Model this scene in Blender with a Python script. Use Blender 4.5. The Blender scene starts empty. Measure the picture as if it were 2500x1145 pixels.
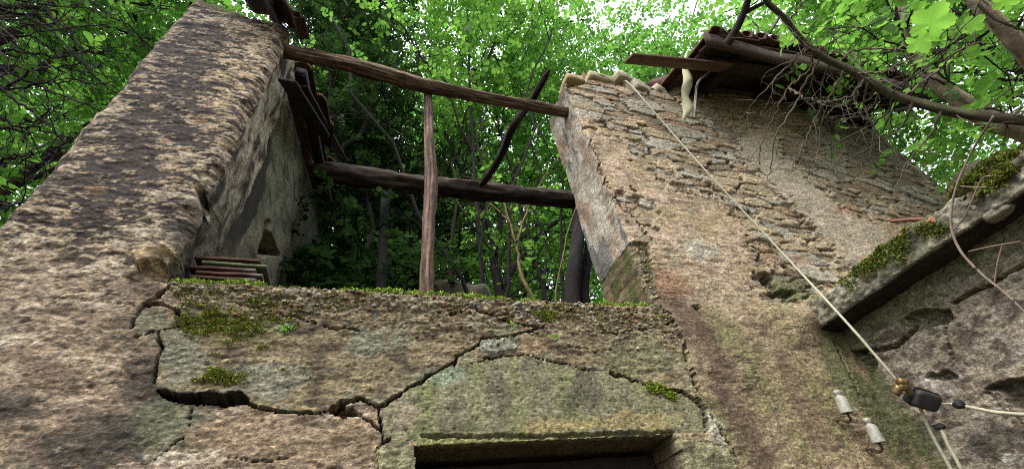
import bpy, math, random
import numpy as np
from mathutils import Vector, Matrix
rng = np.random.default_rng(7)
random.seed(7)
sc = bpy.context.scene
col = sc.collection
# ------------------------------------------------------------------ camera geometry (photo pixels 2500 x 1145)
R = np.array([[0.95544492, 0.09234521, 0.28035223], [-0.26883255, 0.66442308, 0.69733136], [-0.12187728, -0.74162951, 0.65964505]])
F = 1050.0; CX, CY = 1250.0, 572.5; CAM = np.array([0, 0, 1.6])
def ray(x, y): return R @ np.array([x - CX, y - CY, F])
def PY(x, y, v): r = ray(x, y); return CAM + r * (v / r[1])
def PX(x, y, v): r = ray(x, y); return CAM + r * (v / r[0])
def PZ(x, y, v): r = ray(x, y); return CAM + r * ((v - 1.6) / r[2])
def PD(x, y, d): r = ray(x, y); return CAM + r / np.linalg.norm(r) * d
def project(P):
    c = (P - CAM) @ R
    return CX + F * c[..., 0] / c[..., 2], CY + F * c[..., 1] / c[..., 2]
# ------------------------------------------------------------------ colour + noise
def lin(r, g, b, k=1.0):
    c = np.array([r * .975, g * 1.0, b * .94]) / 255.0; c = c * 0.85 + 0.15 * (0.3 * c[0] + 0.55 * c[1] + 0.15 * c[2])
    return np.where(c <= 0.04045, c / 12.92, ((c + 0.055) / 1.055) ** 2.4) * k
def _h(ix, iy, iz, s):
    h = (ix * 374761393 + iy * 668265263 + iz * 2147483647 + s * 974634777) & 0xFFFFFFFF
    h = ((h ^ (h >> 13)) * 1274126177) & 0xFFFFFFFF
    h = ((h ^ (h >> 16)) * 2246822519) & 0xFFFFFFFF
    return h ^ (h >> 15)
_ga = np.linspace(0, 2 * np.pi, 256, endpoint=False)
_gx, _gy = np.cos(_ga), np.sin(_ga)
def pn2(x, y, s=0):
    x0 = np.floor(x); y0 = np.floor(y); fx = x - x0; fy = y - y0
    x0 = x0.astype(np.int64); y0 = y0.astype(np.int64)
    u = fx * fx * fx * (fx * (fx * 6 - 15) + 10); v = fy * fy * fy * (fy * (fy * 6 - 15) + 10)
    def g(i, j):
        k = _h(x0 + i, y0 + j, 0, s) & 255
        return _gx[k] * (fx - i) + _gy[k] * (fy - j)
    a = g(0, 0); b = g(1, 0); c = g(0, 1); d = g(1, 1)
    a = a + u * (b - a); c = c + u * (d - c)
    return (a + v * (c - a)) * 1.5
def pn3(x, y, z, s=0):
    x0 = np.floor(x); y0 = np.floor(y); z0 = np.floor(z); fx = x - x0; fy = y - y0; fz = z - z0
    x0 = x0.astype(np.int64); y0 = y0.astype(np.int64); z0 = z0.astype(np.int64)
    u = fx * fx * (3 - 2 * fx); v = fy * fy * (3 - 2 * fy); w = fz * fz * (3 - 2 * fz)
    def g(i, j, k): return (_h(x0 + i, y0 + j, z0 + k, s) & 0xFFFF) / 32767.5 - 1
    def l(a, b, t): return a + t * (b - a)
    return l(l(l(g(0,0,0), g(1,0,0), u), l(g(0,1,0), g(1,1,0), u), v), l(l(g(0,0,1), g(1,0,1), u), l(g(0,1,1), g(1,1,1), u), v), w)
def fbm2(x, y, o=4, s=0, g=0.5):
    t = 0; a = 1; n = 0
    for i in range(o):
        t = t + a * pn2(x * 2 ** i, y * 2 ** i, s + i * 17); n += a; a *= g
    return t / n
def fbm3(x, y, z, o=3, s=0, g=0.5):
    t = 0; a = 1; n = 0
    for i in range(o):
        t = t + a * pn3(x * 2 ** i, y * 2 ** i, z * 2 ** i, s + i * 17); n += a; a *= g
    return t / n
def ridge2(x, y, o=3, s=0):
    t = 0; a = 1; n = 0
    for i in range(o):
        t = t + a * (1 - np.abs(pn2(x * 2 ** i, y * 2 ** i, s + i * 31)) * 2); n += a; a *= 0.5
    return t / n
def ss(a, b, x):
    t = np.clip((x - a) / (b - a), 0, 1); return t * t * (3 - 2 * t)
def worley(x, y, s=0, jx=1.0, jy=1.0):
    x0 = np.floor(x).astype(np.int64); y0 = np.floor(y).astype(np.int64)
    d1 = np.full(x.shape, 9.0); d2 = np.full(x.shape, 9.0); idc = np.zeros(x.shape, np.int64)
    for i in (-1, 0, 1):
        for j in (-1, 0, 1):
            k = _h(x0 + i, y0 + j, 3, s)
            px = x0 + i + .5 + jx * ((k & 1023) / 1023. - .5); py = y0 + j + .5 + jy * (((k >> 10) & 1023) / 1023. - .5)
            d = np.hypot(px - x, py - y)
            m = d < d1
            d2 = np.where(m, d1, np.minimum(d2, d)); idc = np.where(m, k, idc); d1 = np.where(m, d, d1)
    return d1, d2, idc
def pdist(px, py, pts):
    d = np.full(px.shape, 1e9)
    for (ax, ay), (bx, by) in zip(pts[:-1], pts[1:]):
        dx, dy = bx - ax, by - ay; L = dx * dx + dy * dy + 1e-9
        t = np.clip(((px - ax) * dx + (py - ay) * dy) / L, 0, 1)
        d = np.minimum(d, np.hypot(px - ax - t * dx, py - ay - t * dy))
    return d
def inpoly(px, py, pts):
    r = np.zeros(px.shape, bool); n = len(pts)
    for i in range(n):
        (ax, ay), (bx, by) = pts[i], pts[(i + 1) % n]
        if ay == by: continue
        c = ((ay > py) != (by > py)) & (px < (bx - ax) * (py - ay) / (by - ay) + ax)
        r ^= c
    return r
def blob(px, py, cx, cy, rx, ry, rot=0):
    c, s = math.cos(math.radians(rot)), math.sin(math.radians(rot))
    x = px - cx; y = py - cy
    return np.exp(-(((x * c + y * s) / rx) ** 2 + ((-x * s + y * c) / ry) ** 2))
def mix(C, c, m):
    m = np.clip(m, 0, 1)[..., None]; return C * (1 - m) + np.asarray(c) * m
# ------------------------------------------------------------------ materials (Col attribute = the thing's own colour)
def mat(name, rough=0.9, base=None, vscale=30, vamt=0.25, bump=0.5, bscale=90, bdist=0.004, spec=0.3, detail=6, metallic=0, bscale2=None, stretch=None):
    m = bpy.data.materials.new(name); m.use_nodes = True
    nt = m.node_tree; N = nt.nodes; L = nt.links
    b = N['Principled BSDF']; b.inputs['Roughness'].default_value = rough
    b.inputs['Specular IOR Level'].default_value = spec; b.inputs['Metallic'].default_value = metallic
    tc = N.new('ShaderNodeTexCoord'); vec = tc.outputs['Object']
    if stretch:
        mp = N.new('ShaderNodeMapping'); mp.inputs['Scale'].default_value = stretch; L.new(vec, mp.inputs[0]); vec = mp.outputs[0]
    n = N.new('ShaderNodeTexNoise'); n.inputs['Scale'].default_value = vscale; n.inputs['Detail'].default_value = detail; n.inputs['Roughness'].default_value = 0.65
    L.new(vec, n.inputs['Vector'])
    mr = N.new('ShaderNodeMapRange'); mr.inputs[1].default_value = 0.3; mr.inputs[2].default_value = 0.7; mr.inputs[3].default_value = 1 - vamt; mr.inputs[4].default_value = 1 + vamt
    L.new(n.outputs['Fac'], mr.inputs[0])
    mx = N.new('ShaderNodeMix'); mx.data_type = 'RGBA'; mx.blend_type = 'MULTIPLY'; mx.inputs[0].default_value = 1
    if base is None:
        a = N.new('ShaderNodeAttribute'); a.attribute_name = 'Col'; L.new(a.outputs['Color'], mx.inputs[6])
    else: mx.inputs[6].default_value = (*base, 1)
    L.new(mr.outputs[0], mx.inputs[7]); L.new(mx.outputs[2], b.inputs['Base Color'])
    n2 = N.new('ShaderNodeTexNoise'); n2.inputs['Scale'].default_value = bscale; n2.inputs['Detail'].default_value = 5
    L.new(vec, n2.inputs['Vector'])
    bp = N.new('ShaderNodeBump'); bp.inputs['Strength'].default_value = bump; bp.inputs['Distance'].default_value = bdist
    L.new(n2.outputs['Fac'], bp.inputs['Height']); L.new(bp.outputs[0], b.inputs['Normal'])
    return m
def leafmat(name, c1, c2, trans=0.55, var=0.5):
    m = bpy.data.materials.new(name); m.use_nodes = True
    nt = m.node_tree; N = nt.nodes; L = nt.links
    for n in list(N): N.remove(n)
    out = N.new('ShaderNodeOutputMaterial'); g = N.new('ShaderNodeNewGeometry')
    mx = N.new('ShaderNodeMix'); mx.data_type = 'RGBA'; mx.inputs[6].default_value = (*c1, 1); mx.inputs[7].default_value = (*c2, 1)
    L.new(g.outputs['Random Per Island'], mx.inputs[0])
    d = N.new('ShaderNodeBsdfDiffuse'); t = N.new('ShaderNodeBsdfTranslucent'); gl = N.new('ShaderNodeBsdfGlossy'); gl.inputs['Roughness'].default_value = 0.45
    L.new(mx.outputs[2], d.inputs[0])
    hs = N.new('ShaderNodeHueSaturation'); hs.inputs['Hue'].default_value = 0.495; hs.inputs['Saturation'].default_value = 1.0; hs.inputs['Value'].default_value = 2.0
    L.new(mx.outputs[2], hs.inputs['Color']); L.new(hs.outputs[0], t.inputs[0])
    a = N.new('ShaderNodeMixShader'); a.inputs[0].default_value = trans; L.new(d.outputs[0], a.inputs[1]); L.new(t.outputs[0], a.inputs[2])
    b = N.new('ShaderNodeMixShader'); b.inputs[0].default_value = 0.03 if trans > .3 else 0.012; L.new(a.outputs[0], b.inputs[1]); L.new(gl.outputs[0], b.inputs[2])
    L.new(b.outputs[0], out.inputs[0]); return m
M = {}
M['plaster'] = mat('weathered_plaster', 0.93, vscale=75, vamt=0.5, bump=0.8, bscale=160, bdist=0.004)
def flakes(m, scale, amt, sq=2.4, dist=.003):
    """crisp little flakes and grit: two sizes of random cells vary the tint and lift the surface"""
    nt = m.node_tree; N = nt.nodes; L = nt.links; b = N['Principled BSDF']; src = b.inputs['Base Color'].links[0].from_socket; bn = b.inputs['Normal'].links[0].from_node
    tc = N.new('ShaderNodeTexCoord'); mp = N.new('ShaderNodeMapping'); mp.inputs['Scale'].default_value = (1, 1, sq); L.new(tc.outputs['Object'], mp.inputs[0])
    wn = N.new('ShaderNodeTexNoise'); wn.inputs['Scale'].default_value = 40; wn.inputs['Detail'].default_value = 4; L.new(mp.outputs[0], wn.inputs['Vector'])
    ad = N.new('ShaderNodeVectorMath'); ad.operation = 'MULTIPLY_ADD'; ad.inputs[1].default_value = (.03, .03, .03); L.new(wn.outputs['Color'], ad.inputs[0]); L.new(mp.outputs[0], ad.inputs[2])
    hs = []
    for k, (s, a) in enumerate(((scale, amt), (scale * 2.3, amt * .9))):
        v = N.new('ShaderNodeTexVoronoi'); v.inputs['Scale'].default_value = s; L.new(ad.outputs[0], v.inputs['Vector'])
        sp = N.new('ShaderNodeSeparateColor'); L.new(v.outputs['Color'], sp.inputs[0])
        mr = N.new('ShaderNodeMapRange'); mr.inputs[3].default_value = 1 - a; mr.inputs[4].default_value = 1 + a; L.new(sp.outputs[0], mr.inputs[0])
        mx = N.new('ShaderNodeMix'); mx.data_type = 'RGBA'; mx.blend_type = 'MULTIPLY'; mx.inputs[0].default_value = 1; L.new(src, mx.inputs[6]); L.new(mr.outputs[0], mx.inputs[7]); src = mx.outputs[2]; hs.append(sp.outputs[1])
    L.new(src, b.inputs['Base Color'])
    b2 = N.new('ShaderNodeBump'); b2.inputs['Strength'].default_value = .6; b2.inputs['Distance'].default_value = dist; L.new(hs[0], b2.inputs['Height']); L.new(bn.outputs[0], b2.inputs['Normal']); L.new(b2.outputs[0], b.inputs['Normal'])
flakes(M['plaster'], 62, .34)
M['wood'] = mat('old_wood', 0.85, vscale=35, vamt=0.4, bump=0.6, bscale=80, bdist=0.004)
M['tile'] = mat('terracotta', 0.9, vscale=22, vamt=0.45, bump=0.5, bscale=70, bdist=0.003)
M['stone'] = mat('loose_stone', 0.92, vscale=40, vamt=0.35, bump=0.7, bscale=110, bdist=0.005)
M['moss'] = mat('moss_green', 0.95, vscale=60, vamt=0.5, bump=0.0, spec=0.1)
M['bark'] = mat('bark', 0.92, vscale=25, vamt=0.4, bump=0.7, bscale=60, bdist=0.006)
M['twig'] = mat('twig_bark', 0.92, vscale=30, vamt=0.3, bump=0.2)
M['cable'] = mat('cable_sheath', 0.6, base=lin(158, 154, 132), vscale=60, vamt=0.18, bump=0.1)
M['black'] = mat('black_rubber', 0.65, base=lin(30, 30, 30), vscale=40, vamt=0.4, bump=0.2)
M['box'] = mat('dusty_black_plastic', 0.6, base=lin(50, 48, 47), vscale=28, vamt=0.45, bump=0.15)
M['brass'] = mat('tarnished_brass', 0.45, base=lin(128, 104, 66), vscale=60, vamt=0.3, bump=0.2, metallic=0.6)
M['porcelain'] = mat('weathered_porcelain', 0.5, base=lin(146, 143, 132), vscale=34, vamt=0.45, bump=0.2, spec=0.5)
M['iron'] = mat('rusty_iron', 0.8, base=lin(85, 65, 52), vscale=60, vamt=0.4, bump=0.3, metallic=0.4)
M['strip'] = mat('pale_strip', 0.8, base=lin(158, 152, 118), vscale=25, vamt=0.15, bump=0.25)
M['ground'] = mat('forest_floor', 0.95, base=lin(60, 52, 38), vscale=3, vamt=0.5, bump=0.6, bscale=20, bdist=0.03)
M['leaf'] = leafmat('green_leaf', (0.042, 0.12, 0.02), (0.095, 0.22, 0.03), 0.66)
M['leaf_light'] = leafmat('light_green_leaf', (0.055, 0.15, 0.022), (0.115, 0.245, 0.032), 0.66)
M['ivy'] = leafmat('dark_ivy_leaf', (0.012, 0.034, 0.009), (0.034, 0.075, 0.016), 0.28)
M['bigleaf'] = leafmat('lobed_leaf', (0.12, 0.28, 0.03), (0.14, 0.30, 0.035), 0.66)
M['dead_leaf'] = mat('dead_leaf', 0.8, base=lin(190, 120, 45), vscale=30, vamt=0.2, bump=0.1)
# ------------------------------------------------------------------ mesh helpers
def mk(name, V, faces, m, parent=None, cols=None, smooth=True):
    V = np.asarray(V, np.float32)
    if not isinstance(faces, list): faces = [faces]
    faces = [np.asarray(f, np.int32) for f in faces if len(f)]
    me = bpy.data.meshes.new(name)
    me.vertices.add(len(V)); me.vertices.foreach_set('co', V.ravel())
    nl = sum(f.size for f in faces); npoly = sum(len(f) for f in faces)
    me.loops.add(nl); me.polygons.add(npoly)
    me.loops.foreach_set('vertex_index', np.concatenate([f.ravel() for f in faces]))
    st = []; o = 0
    for f in faces:
        st.append(o + np.arange(len(f)) * f.shape[1]); o += f.size
    me.polygons.foreach_set('loop_start', np.concatenate(st).astype(np.int32))
    me.update(calc_edges=True); me.validate()
    if smooth: me.polygons.foreach_set('use_smooth', np.ones(len(me.polygons), bool))
    if cols is not None:
        a = me.attributes.new('Col', 'FLOAT_COLOR', 'POINT')
        c = np.ones((len(V), 4), np.float32); c[:, :3] = np.clip(cols, 0.004, 0.9); a.data.foreach_set('color', c.ravel())
    me.materials.append(m)
    o = bpy.data.objects.new(name, me); col.objects.link(o)
    if parent is not None:
        o.parent = parent
        # children are authored in world space: shift the data to the parent's frame
        if parent.get('_o') is not None:
            off = np.array(parent['_o']); V2 = V - off.astype(np.float32); me.vertices.foreach_set('co', V2.ravel()); me.update()
        o['_o'] = parent.get('_o', [0.0, 0.0, 0.0])
    return o
def thing(name, loc, label, cat, group=None):
    o = bpy.data.objects.new(name, None); col.objects.link(o); o.location = loc; o.empty_display_size = 0.2
    o['_o'] = [float(v) for v in loc]
    o['label'] = label; o['category'] = cat
    if group: o['group'] = group
    return o
def tag(o, label, cat, group=None):
    o['label'] = label; o['category'] = cat
    if group: o['group'] = group
    return o
def single(name, V, faces, m, label, cat, group=None, cols=None, smooth=True):
    """a thing that is one mesh, with its origin at its base"""
    V = np.asarray(V, float); loc = np.array([*V[:, :2].mean(0), V[:, 2].min()])
    o = mk(name, V - loc, faces, m, None, cols, smooth); o.location = loc
    return tag(o, label, cat, group)
class MB:
    def __init__(s): s.V = []; s.Q = []; s.T = []; s.C = []; s.n = 0
    def add(s, V, Q=None, T=None, C=(0.2, 0.2, 0.2)):
        V = np.asarray(V, float); s.V.append(V)
        C = np.asarray(C, float); s.C.append(np.broadcast_to(C, V.shape).copy())
        if Q is not None and len(Q): s.Q.append(np.asarray(Q) + s.n)
        if T is not None and len(T): s.T.append(np.asarray(T) + s.n)
        s.n += len(V); return s
    def arrays(s):
        f = []
        if s.Q: f.append(np.concatenate(s.Q))
        if s.T: f.append(np.concatenate(s.T))
        return np.concatenate(s.V), f, np.concatenate(s.C)
    def part(s, name, m, parent, smooth=True):
        V, f, C = s.arrays(); return mk(name, V, f, m, parent, C, smooth)
    def thing(s, name, m, label, cat, group=None, smooth=True):
        V, f, C = s.arrays(); return single(name, V, f, m, label, cat, group, C, smooth)
def catmull(P, n):
    P = np.asarray(P, float)
    if len(P) < 3:
        t = np.linspace(0, 1, n)[:, None]; return P[0] * (1 - t) + P[-1] * t
    Q = np.vstack([2 * P[0] - P[1], P, 2 * P[-1] - P[-2]])
    t = np.linspace(0, len(P) - 1 - 1e-9, n); i = t.astype(int); f = (t - i)[:, None]
    a, b, c, d = Q[i], Q[i + 1], Q[i + 2], Q[i + 3]
    return 0.5 * (2 * b + (c - a) * f + (2 * a - 5 * b + 4 * c - d) * f ** 2 + (3 * b - a - 3 * c + d) * f ** 3)
def tube(mb, P, r, seg=8, c=(0.1, 0.1, 0.1), amp=0.0, fx=8.0, seed=0, cvar=0.0, groove=0.0, capped=True, square=False, c2=None, aspect=1.0):
    P = np.asarray(P, float); n = len(P); r = np.broadcast_to(np.asarray(r, float), (n,)) if np.ndim(r) else np.full(n, r)
    T = np.gradient(P, axis=0); T /= np.linalg.norm(T, axis=1)[:, None] + 1e-12
    up = np.array([0, 0, 1.0]) if abs(T[0][2]) < 0.9 else np.array([1.0, 0, 0])
    A = np.cross(T, up); A /= np.linalg.norm(A, axis=1)[:, None] + 1e-12; B = np.cross(T, A)
    th = np.arange(seg) / seg * 2 * np.pi + (np.pi / seg if square else 0)
    L = np.concatenate([[0], np.cumsum(np.linalg.norm(np.diff(P, axis=0), axis=1))])
    cs, sn = np.cos(th)[None, :], np.sin(th)[None, :] * aspect
    rr = r[:, None] * np.ones((1, seg))
    if square: rr = rr * np.minimum(1 / np.maximum(np.abs(np.cos(th)), 1e-6), 1 / np.maximum(np.abs(np.sin(th)), 1e-6))[None, :]
    Lg = L[:, None] * np.ones((1, seg)); cg = np.cos(th)[None, :] * np.ones((n, 1)); sg = np.sin(th)[None, :] * np.ones((n, 1))
    if amp:
        rr = rr * (1 + amp * fbm3(Lg * fx, cg * 2, sg * 2, 3, seed))
    if groove:
        gv = fbm3(Lg * 2.5, cg * 7, sg * 7, 3, seed + 9); g2 = fbm3(Lg * 9, cg * 15, sg * 15, 3, seed + 10); rr = rr * (1 + groove * gv + groove * .45 * g2)
    V = P[:, None, :] + A[:, None, :] * (rr * cs)[..., None] + B[:, None, :] * (rr * sn)[..., None]
    i, j = np.meshgrid(np.arange(n - 1), np.arange(seg), indexing='ij'); j2 = (j + 1) % seg
    Q = np.stack([i * seg + j, i * seg + j2, (i + 1) * seg + j2, (i + 1) * seg + j], -1).reshape(-1, 4)
    C = np.ones((n, seg, 3)) * np.asarray(c)
    if cvar or c2 is not None:
        nz = fbm3(Lg * 3.0, cg * 6, sg * 6, 3, seed + 5)
        if c2 is not None: C = C + (np.asarray(c2) - np.asarray(c)) * ss(-0.15, 0.25, nz)[..., None]
        if groove: C = C * np.clip(1 + 1.5 * fbm3(Lg * 7, cg * 17, sg * 17, 3, seed + 11), .35, 1.7)[..., None]
        C = C * (1 + cvar * nz)[..., None]
    V = V.reshape(-1, 3); C = C.reshape(-1, 3); Tt = None
    if capped:
        V = np.vstack([V, P[:1], P[-1:]]); C = np.vstack([C, C[:1], C[-1:]])
        a = np.arange(seg); b = (a + 1) % seg
        Tt = np.vstack([np.stack([np.full(seg, n * seg), b, a], 1), np.stack([np.full(seg, n * seg + 1), (n - 1) * seg + a, (n - 1) * seg + b], 1)])
    mb.add(V, Q, Tt, C); return mb
def rock(mb, c, size, seed, colr, rot=0.0, amp=0.18, boxy=0.5, n=14, cv=0.25):
    """a rough stone: a rounded block with broken faces"""
    u = np.linspace(0, np.pi, n); v = np.linspace(0, 2 * np.pi, 2 * n, endpoint=False)
    U, Vv = np.meshgrid(u, v, indexing='ij')
    D = np.stack([np.sin(U) * np.cos(Vv), np.sin(U) * np.sin(Vv), np.cos(U)], -1).reshape(-1, 3)
    mx = np.abs(D).max(1)[:, None]
    S = D * (1 - boxy) + D / mx * boxy
    nz = fbm3(D[:, 0] * 2 + seed, D[:, 1] * 2, D[:, 2] * 2, 4, seed)
    S = S * (1 + amp * nz)[:, None] * np.asarray(size)
    cr, sr = math.cos(rot), math.sin(rot)
    S = S @ np.array([[cr, sr, 0], [-sr, cr, 0], [0, 0, 1]])
    i, j = np.meshgrid(np.arange(n - 1), np.arange(2 * n), indexing='ij'); j2 = (j + 1) % (2 * n)
    Q = np.stack([i * 2 * n + j, (i + 1) * 2 * n + j, (i + 1) * 2 * n + j2, i * 2 * n + j2], -1).reshape(-1, 4)
    C = np.asarray(colr) * (1 + cv * fbm3(D[:, 0] * 5, D[:, 1] * 5, D[:, 2] * 5 + seed, 3, seed + 4))[:, None]
    mb.add(S + np.asarray(c), Q, None, C); return mb
def grid_faces(nz, nx):
    i, j = np.meshgrid(np.arange(nz - 1), np.arange(nx - 1), indexing='ij')
    a = i * nx + j
    return np.stack([a, a + 1, a + nx + 1, a + nx], -1).reshape(-1, 4)
# ------------------------------------------------------------------ world, sun, camera
w = bpy.data.worlds.new('World'); sc.world = w; w.use_nodes = True
nt = w.node_tree; sky = nt.nodes.new('ShaderNodeTexSky'); sky.sky_type = 'NISHITA'; sky.sun_disc = False
SUN_EL, SUN_AZ = math.radians(52), math.radians(226)      # azimuth measured clockwise from +Y: behind the viewer, slightly left
sky.sun_elevation = SUN_EL; sky.sun_rotation = SUN_AZ; sky.dust_density = 4.0; sky.air_density = 1.0
# a bright overcast veil over the Nishita sky, brighter overhead than at the horizon
tcw = nt.nodes.new('ShaderNodeTexCoord'); sep = nt.nodes.new('ShaderNodeSeparateXYZ'); nt.links.new(tcw.outputs['Generated'], sep.inputs[0])
mrw = nt.nodes.new('ShaderNodeMapRange'); mrw.inputs[1].default_value = 0.0; mrw.inputs[2].default_value = 1.0; mrw.inputs[3].default_value = 2.2; mrw.inputs[4].default_value = 11.0; nt.links.new(sep.outputs[2], mrw.inputs[0])
cl = nt.nodes.new('ShaderNodeMix'); cl.data_type = 'RGBA'; cl.blend_type = 'MULTIPLY'; cl.inputs[0].default_value = 1; cl.inputs[6].default_value = (.93, .94, 1.10, 1); nt.links.new(mrw.outputs[0], cl.inputs[7])
mxw = nt.nodes.new('ShaderNodeMix'); mxw.data_type = 'RGBA'; mxw.inputs[0].default_value = 0.72; nt.links.new(sky.outputs[0], mxw.inputs[6]); nt.links.new(cl.outputs[2], mxw.inputs[7])
nt.links.new(mxw.outputs[2], nt.nodes['Background'].inputs[0]); nt.nodes['Background'].inputs[1].default_value = 0.15
ld = bpy.data.lights.new('sun', 'SUN'); ld.energy = 1.15; ld.angle = math.radians(30); ld.color = (1, 0.97, 0.93)
lo = bpy.data.objects.new('sun', ld); col.objects.link(lo)
sd = Vector((math.sin(SUN_AZ) * math.cos(SUN_EL), math.cos(SUN_AZ) * math.cos(SUN_EL), math.sin(SUN_EL)))
lo.rotation_euler = (-sd).to_track_quat('-Z', 'Y').to_euler(); lo.location = (0, -6, 12)
cd = bpy.data.cameras.new('camera'); cd.sensor_width = 36; cd.lens = F / 2500 * 36; cd.clip_start = 0.02; cd.clip_end = 800
co = bpy.data.objects.new('camera', cd); col.objects.link(co); sc.camera = co
mw = Matrix.Identity(4)
for r_ in range(3):
    mw[r_][0] = R[r_, 0]; mw[r_][1] = -R[r_, 1]; mw[r_][2] = -R[r_, 2]; mw[r_][3] = CAM[r_]
co.matrix_world = mw
sc.view_settings.view_transform = 'Standard'; sc.view_settings.look = 'None'; sc.view_settings.exposure = 1.62; sc.view_settings.gamma = 1
try:
    sc.cycles.filter_width = 1.0; sc.cycles.max_bounces = 10; sc.cycles.diffuse_bounces = 5; sc.cycles.transmission_bounces = 6; sc.cycles.use_denoising = False
except Exception: pass
# ------------------------------------------------------------------ ground
gx = np.concatenate([-np.geomspace(200, 12, 14), np.linspace(-10, 10, 60), np.geomspace(12, 200, 14)])
X, Y = np.meshgrid(gx, gx); 
Zg = 0.10 * fbm2(X * 0.5, Y * 0.5, 4, 3) * ss(0, 12, np.hypot(X, Y - 1)) * 2 - 0.02
g = mk('ground', np.stack([X, Y, Zg], -1).reshape(-1, 3), grid_faces(len(gx), len(gx)), M['ground']); g['kind'] = 'structure'
# ------------------------------------------------------------------ the ruined house: one height field for its street front, split into parts
D0 = 1.5; T0 = 0.37
house = thing('ruined_house', (0.3, 1.5, 0), 'roofless ruined stone house with a wide upper opening, cracked plaster front and dark doorway', 'house')
xs = np.concatenate([np.arange(-1.50, 1.2655, 0.0046), np.arange(1.266, 2.6, 0.006), np.arange(2.606, 5.32, 0.011)])
zs = np.concatenate([np.arange(0, 1.74, 0.1), np.arange(1.75, 3.1, 0.0046), np.arange(3.1046, 4.9, 0.0065), np.arange(4.907, 5.72, 0.010)])
XX, ZZ = np.meshgrid(xs, zs); nzz, nxx = XX.shape
PXX, PYY = project(np.stack([XX, np.full_like(XX, D0), ZZ], -1))
wx = 14 * fbm2(XX * 9, ZZ * 9, 3, 41); wy = 14 * fbm2(XX * 9, ZZ * 9, 3, 42)
px, py = PXX + wx, PYY + wy                         # wobbling plane coordinates so that nothing is drawn with a ruler
wx2 = 9 * fbm2(XX * 20, ZZ * 20, 3, 43, .55); wy2 = 9 * fbm2(XX * 20, ZZ * 20, 3, 44, .55)
cx_, cy_ = PXX + wx2, PYY + wy2                     # finer wobble for cracks
def top_poly(pts):                                  # height of the wall top along X, from points on the wall plane
    q = np.array([PY(a, b, D0) for a, b in pts]); return q[:, 0], q[:, 2]
XL, XR = -0.738, 1.266
# zone masks -----------------------------------------------------------------
breast_poly = [(430, 600), (405, 690), (440, 735), (430, 775), (388, 815), (395, 855), (383, 905), (380, 955), (430, 975), (605, 985), (650, 1002), (700, 1010), (790, 1010), (880, 975), (925, 992), (940, 985), (1020, 935), (1108, 885), (1118, 878), (1160, 880), (1280, 866), (1440, 905), (1500, 910), (1600, 948), (1690, 972), (1700, 950), (1660, 830), (1638, 790), (1600, 745), (1575, 600)]
lintel_poly = [(935, 988), (1020, 935), (1108, 885), (1118, 878), (1160, 880), (1280, 866), (1440, 905), (1500, 910), (1600, 948), (1690, 972), (1714, 1005), (1718, 1062), (1640, 1200), (1010, 1200), (1018, 1078), (950, 1079), (930, 1060)]
xL = -1.315 - 0.05 * (ZZ - 2.6) / 2 + 0.022 * fbm2(ZZ * 3, ZZ * 0 + 0.5, 3, 5) + 0.012 * fbm2(ZZ * 16, XX * 3, 2, 6)
pier_top = 4.75 + 0.03 * fbm2(XX * 8, XX * 0 + 2.2, 3, 7) + 0.10 * ss(-0.95, -1.3, XX)
sill_z = 2.645 + 0.012 * fbm2(XX * 5, XX * 0 + 1.1, 3, 8) + 0.006 * fbm2(XX * 30, XX * 0 + 4.1, 2, 9)
tx, tz = top_poly([(1375, 212), (1440, 203), (1540, 206), (1640, 235), (1720, 232), (1790, 225), (1900, 240), (2110, 262), (2210, 275)])
gable_top = np.interp(XX, tx, tz) + 0.035 * np.sign(pn2(XX * 5.5, XX * 0 + 0.3, 10)) * ss(2.6, 2.2, XX) + 0.012 * fbm2(XX * 14, XX * 0 + .7, 3, 11)
xRt = 5.13 + 0.06 * fbm2(ZZ * 4, ZZ * 0 + .2, 3, 12) + 0.05 * ss(4.8, 5.4, ZZ)
in_open = (XX > XL) & (XX < XR) & (ZZ > sill_z)
exists = (XX > xL) & ~in_open & np.where(XX < XR, np.where(XX <= XL, ZZ < pier_top, True), (ZZ < gable_top) & (XX < xRt))
door = (XX > 0.152 + 0.01 * fbm2(ZZ * 6, XX, 2, 20)) & (XX < 1.122 + 0.01 * fbm2(ZZ * 6, XX + 3, 2, 21)) & (ZZ < 2.043)
jambL = inpoly(px, py, [(925, 1088), (985, 1083), (1012, 1100), (1012, 1500), (915, 1500)]) & ~door & (ZZ > 1.80)
jambR = inpoly(px, py, [(1642, 1078), (1700, 1085), (1765, 1105), (1790, 1160), (1790, 1500), (1642, 1500)]) & ~door & (ZZ > 1.80)
m_breast = inpoly(px * .3 + PXX * .7, py * .3 + PYY * .7, breast_poly)
m_lint = inpoly(px * .3 + PXX * .7, py * .3 + PYY * .7, lintel_poly) & (ZZ >= 2.043) & ~m_breast
lab = np.where(XX > 0.95, 3, 0)
lab = np.where((XX > XR), 3, lab)
lab = np.where(m_lint, 2, lab); lab = np.where(m_breast, 1, lab); lab = np.where(jambL, 4, lab); lab = np.where(jambR, 5, lab)
exists &= ~door
pier = (XX <= XL + 0.01) | (lab == 0)
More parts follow.
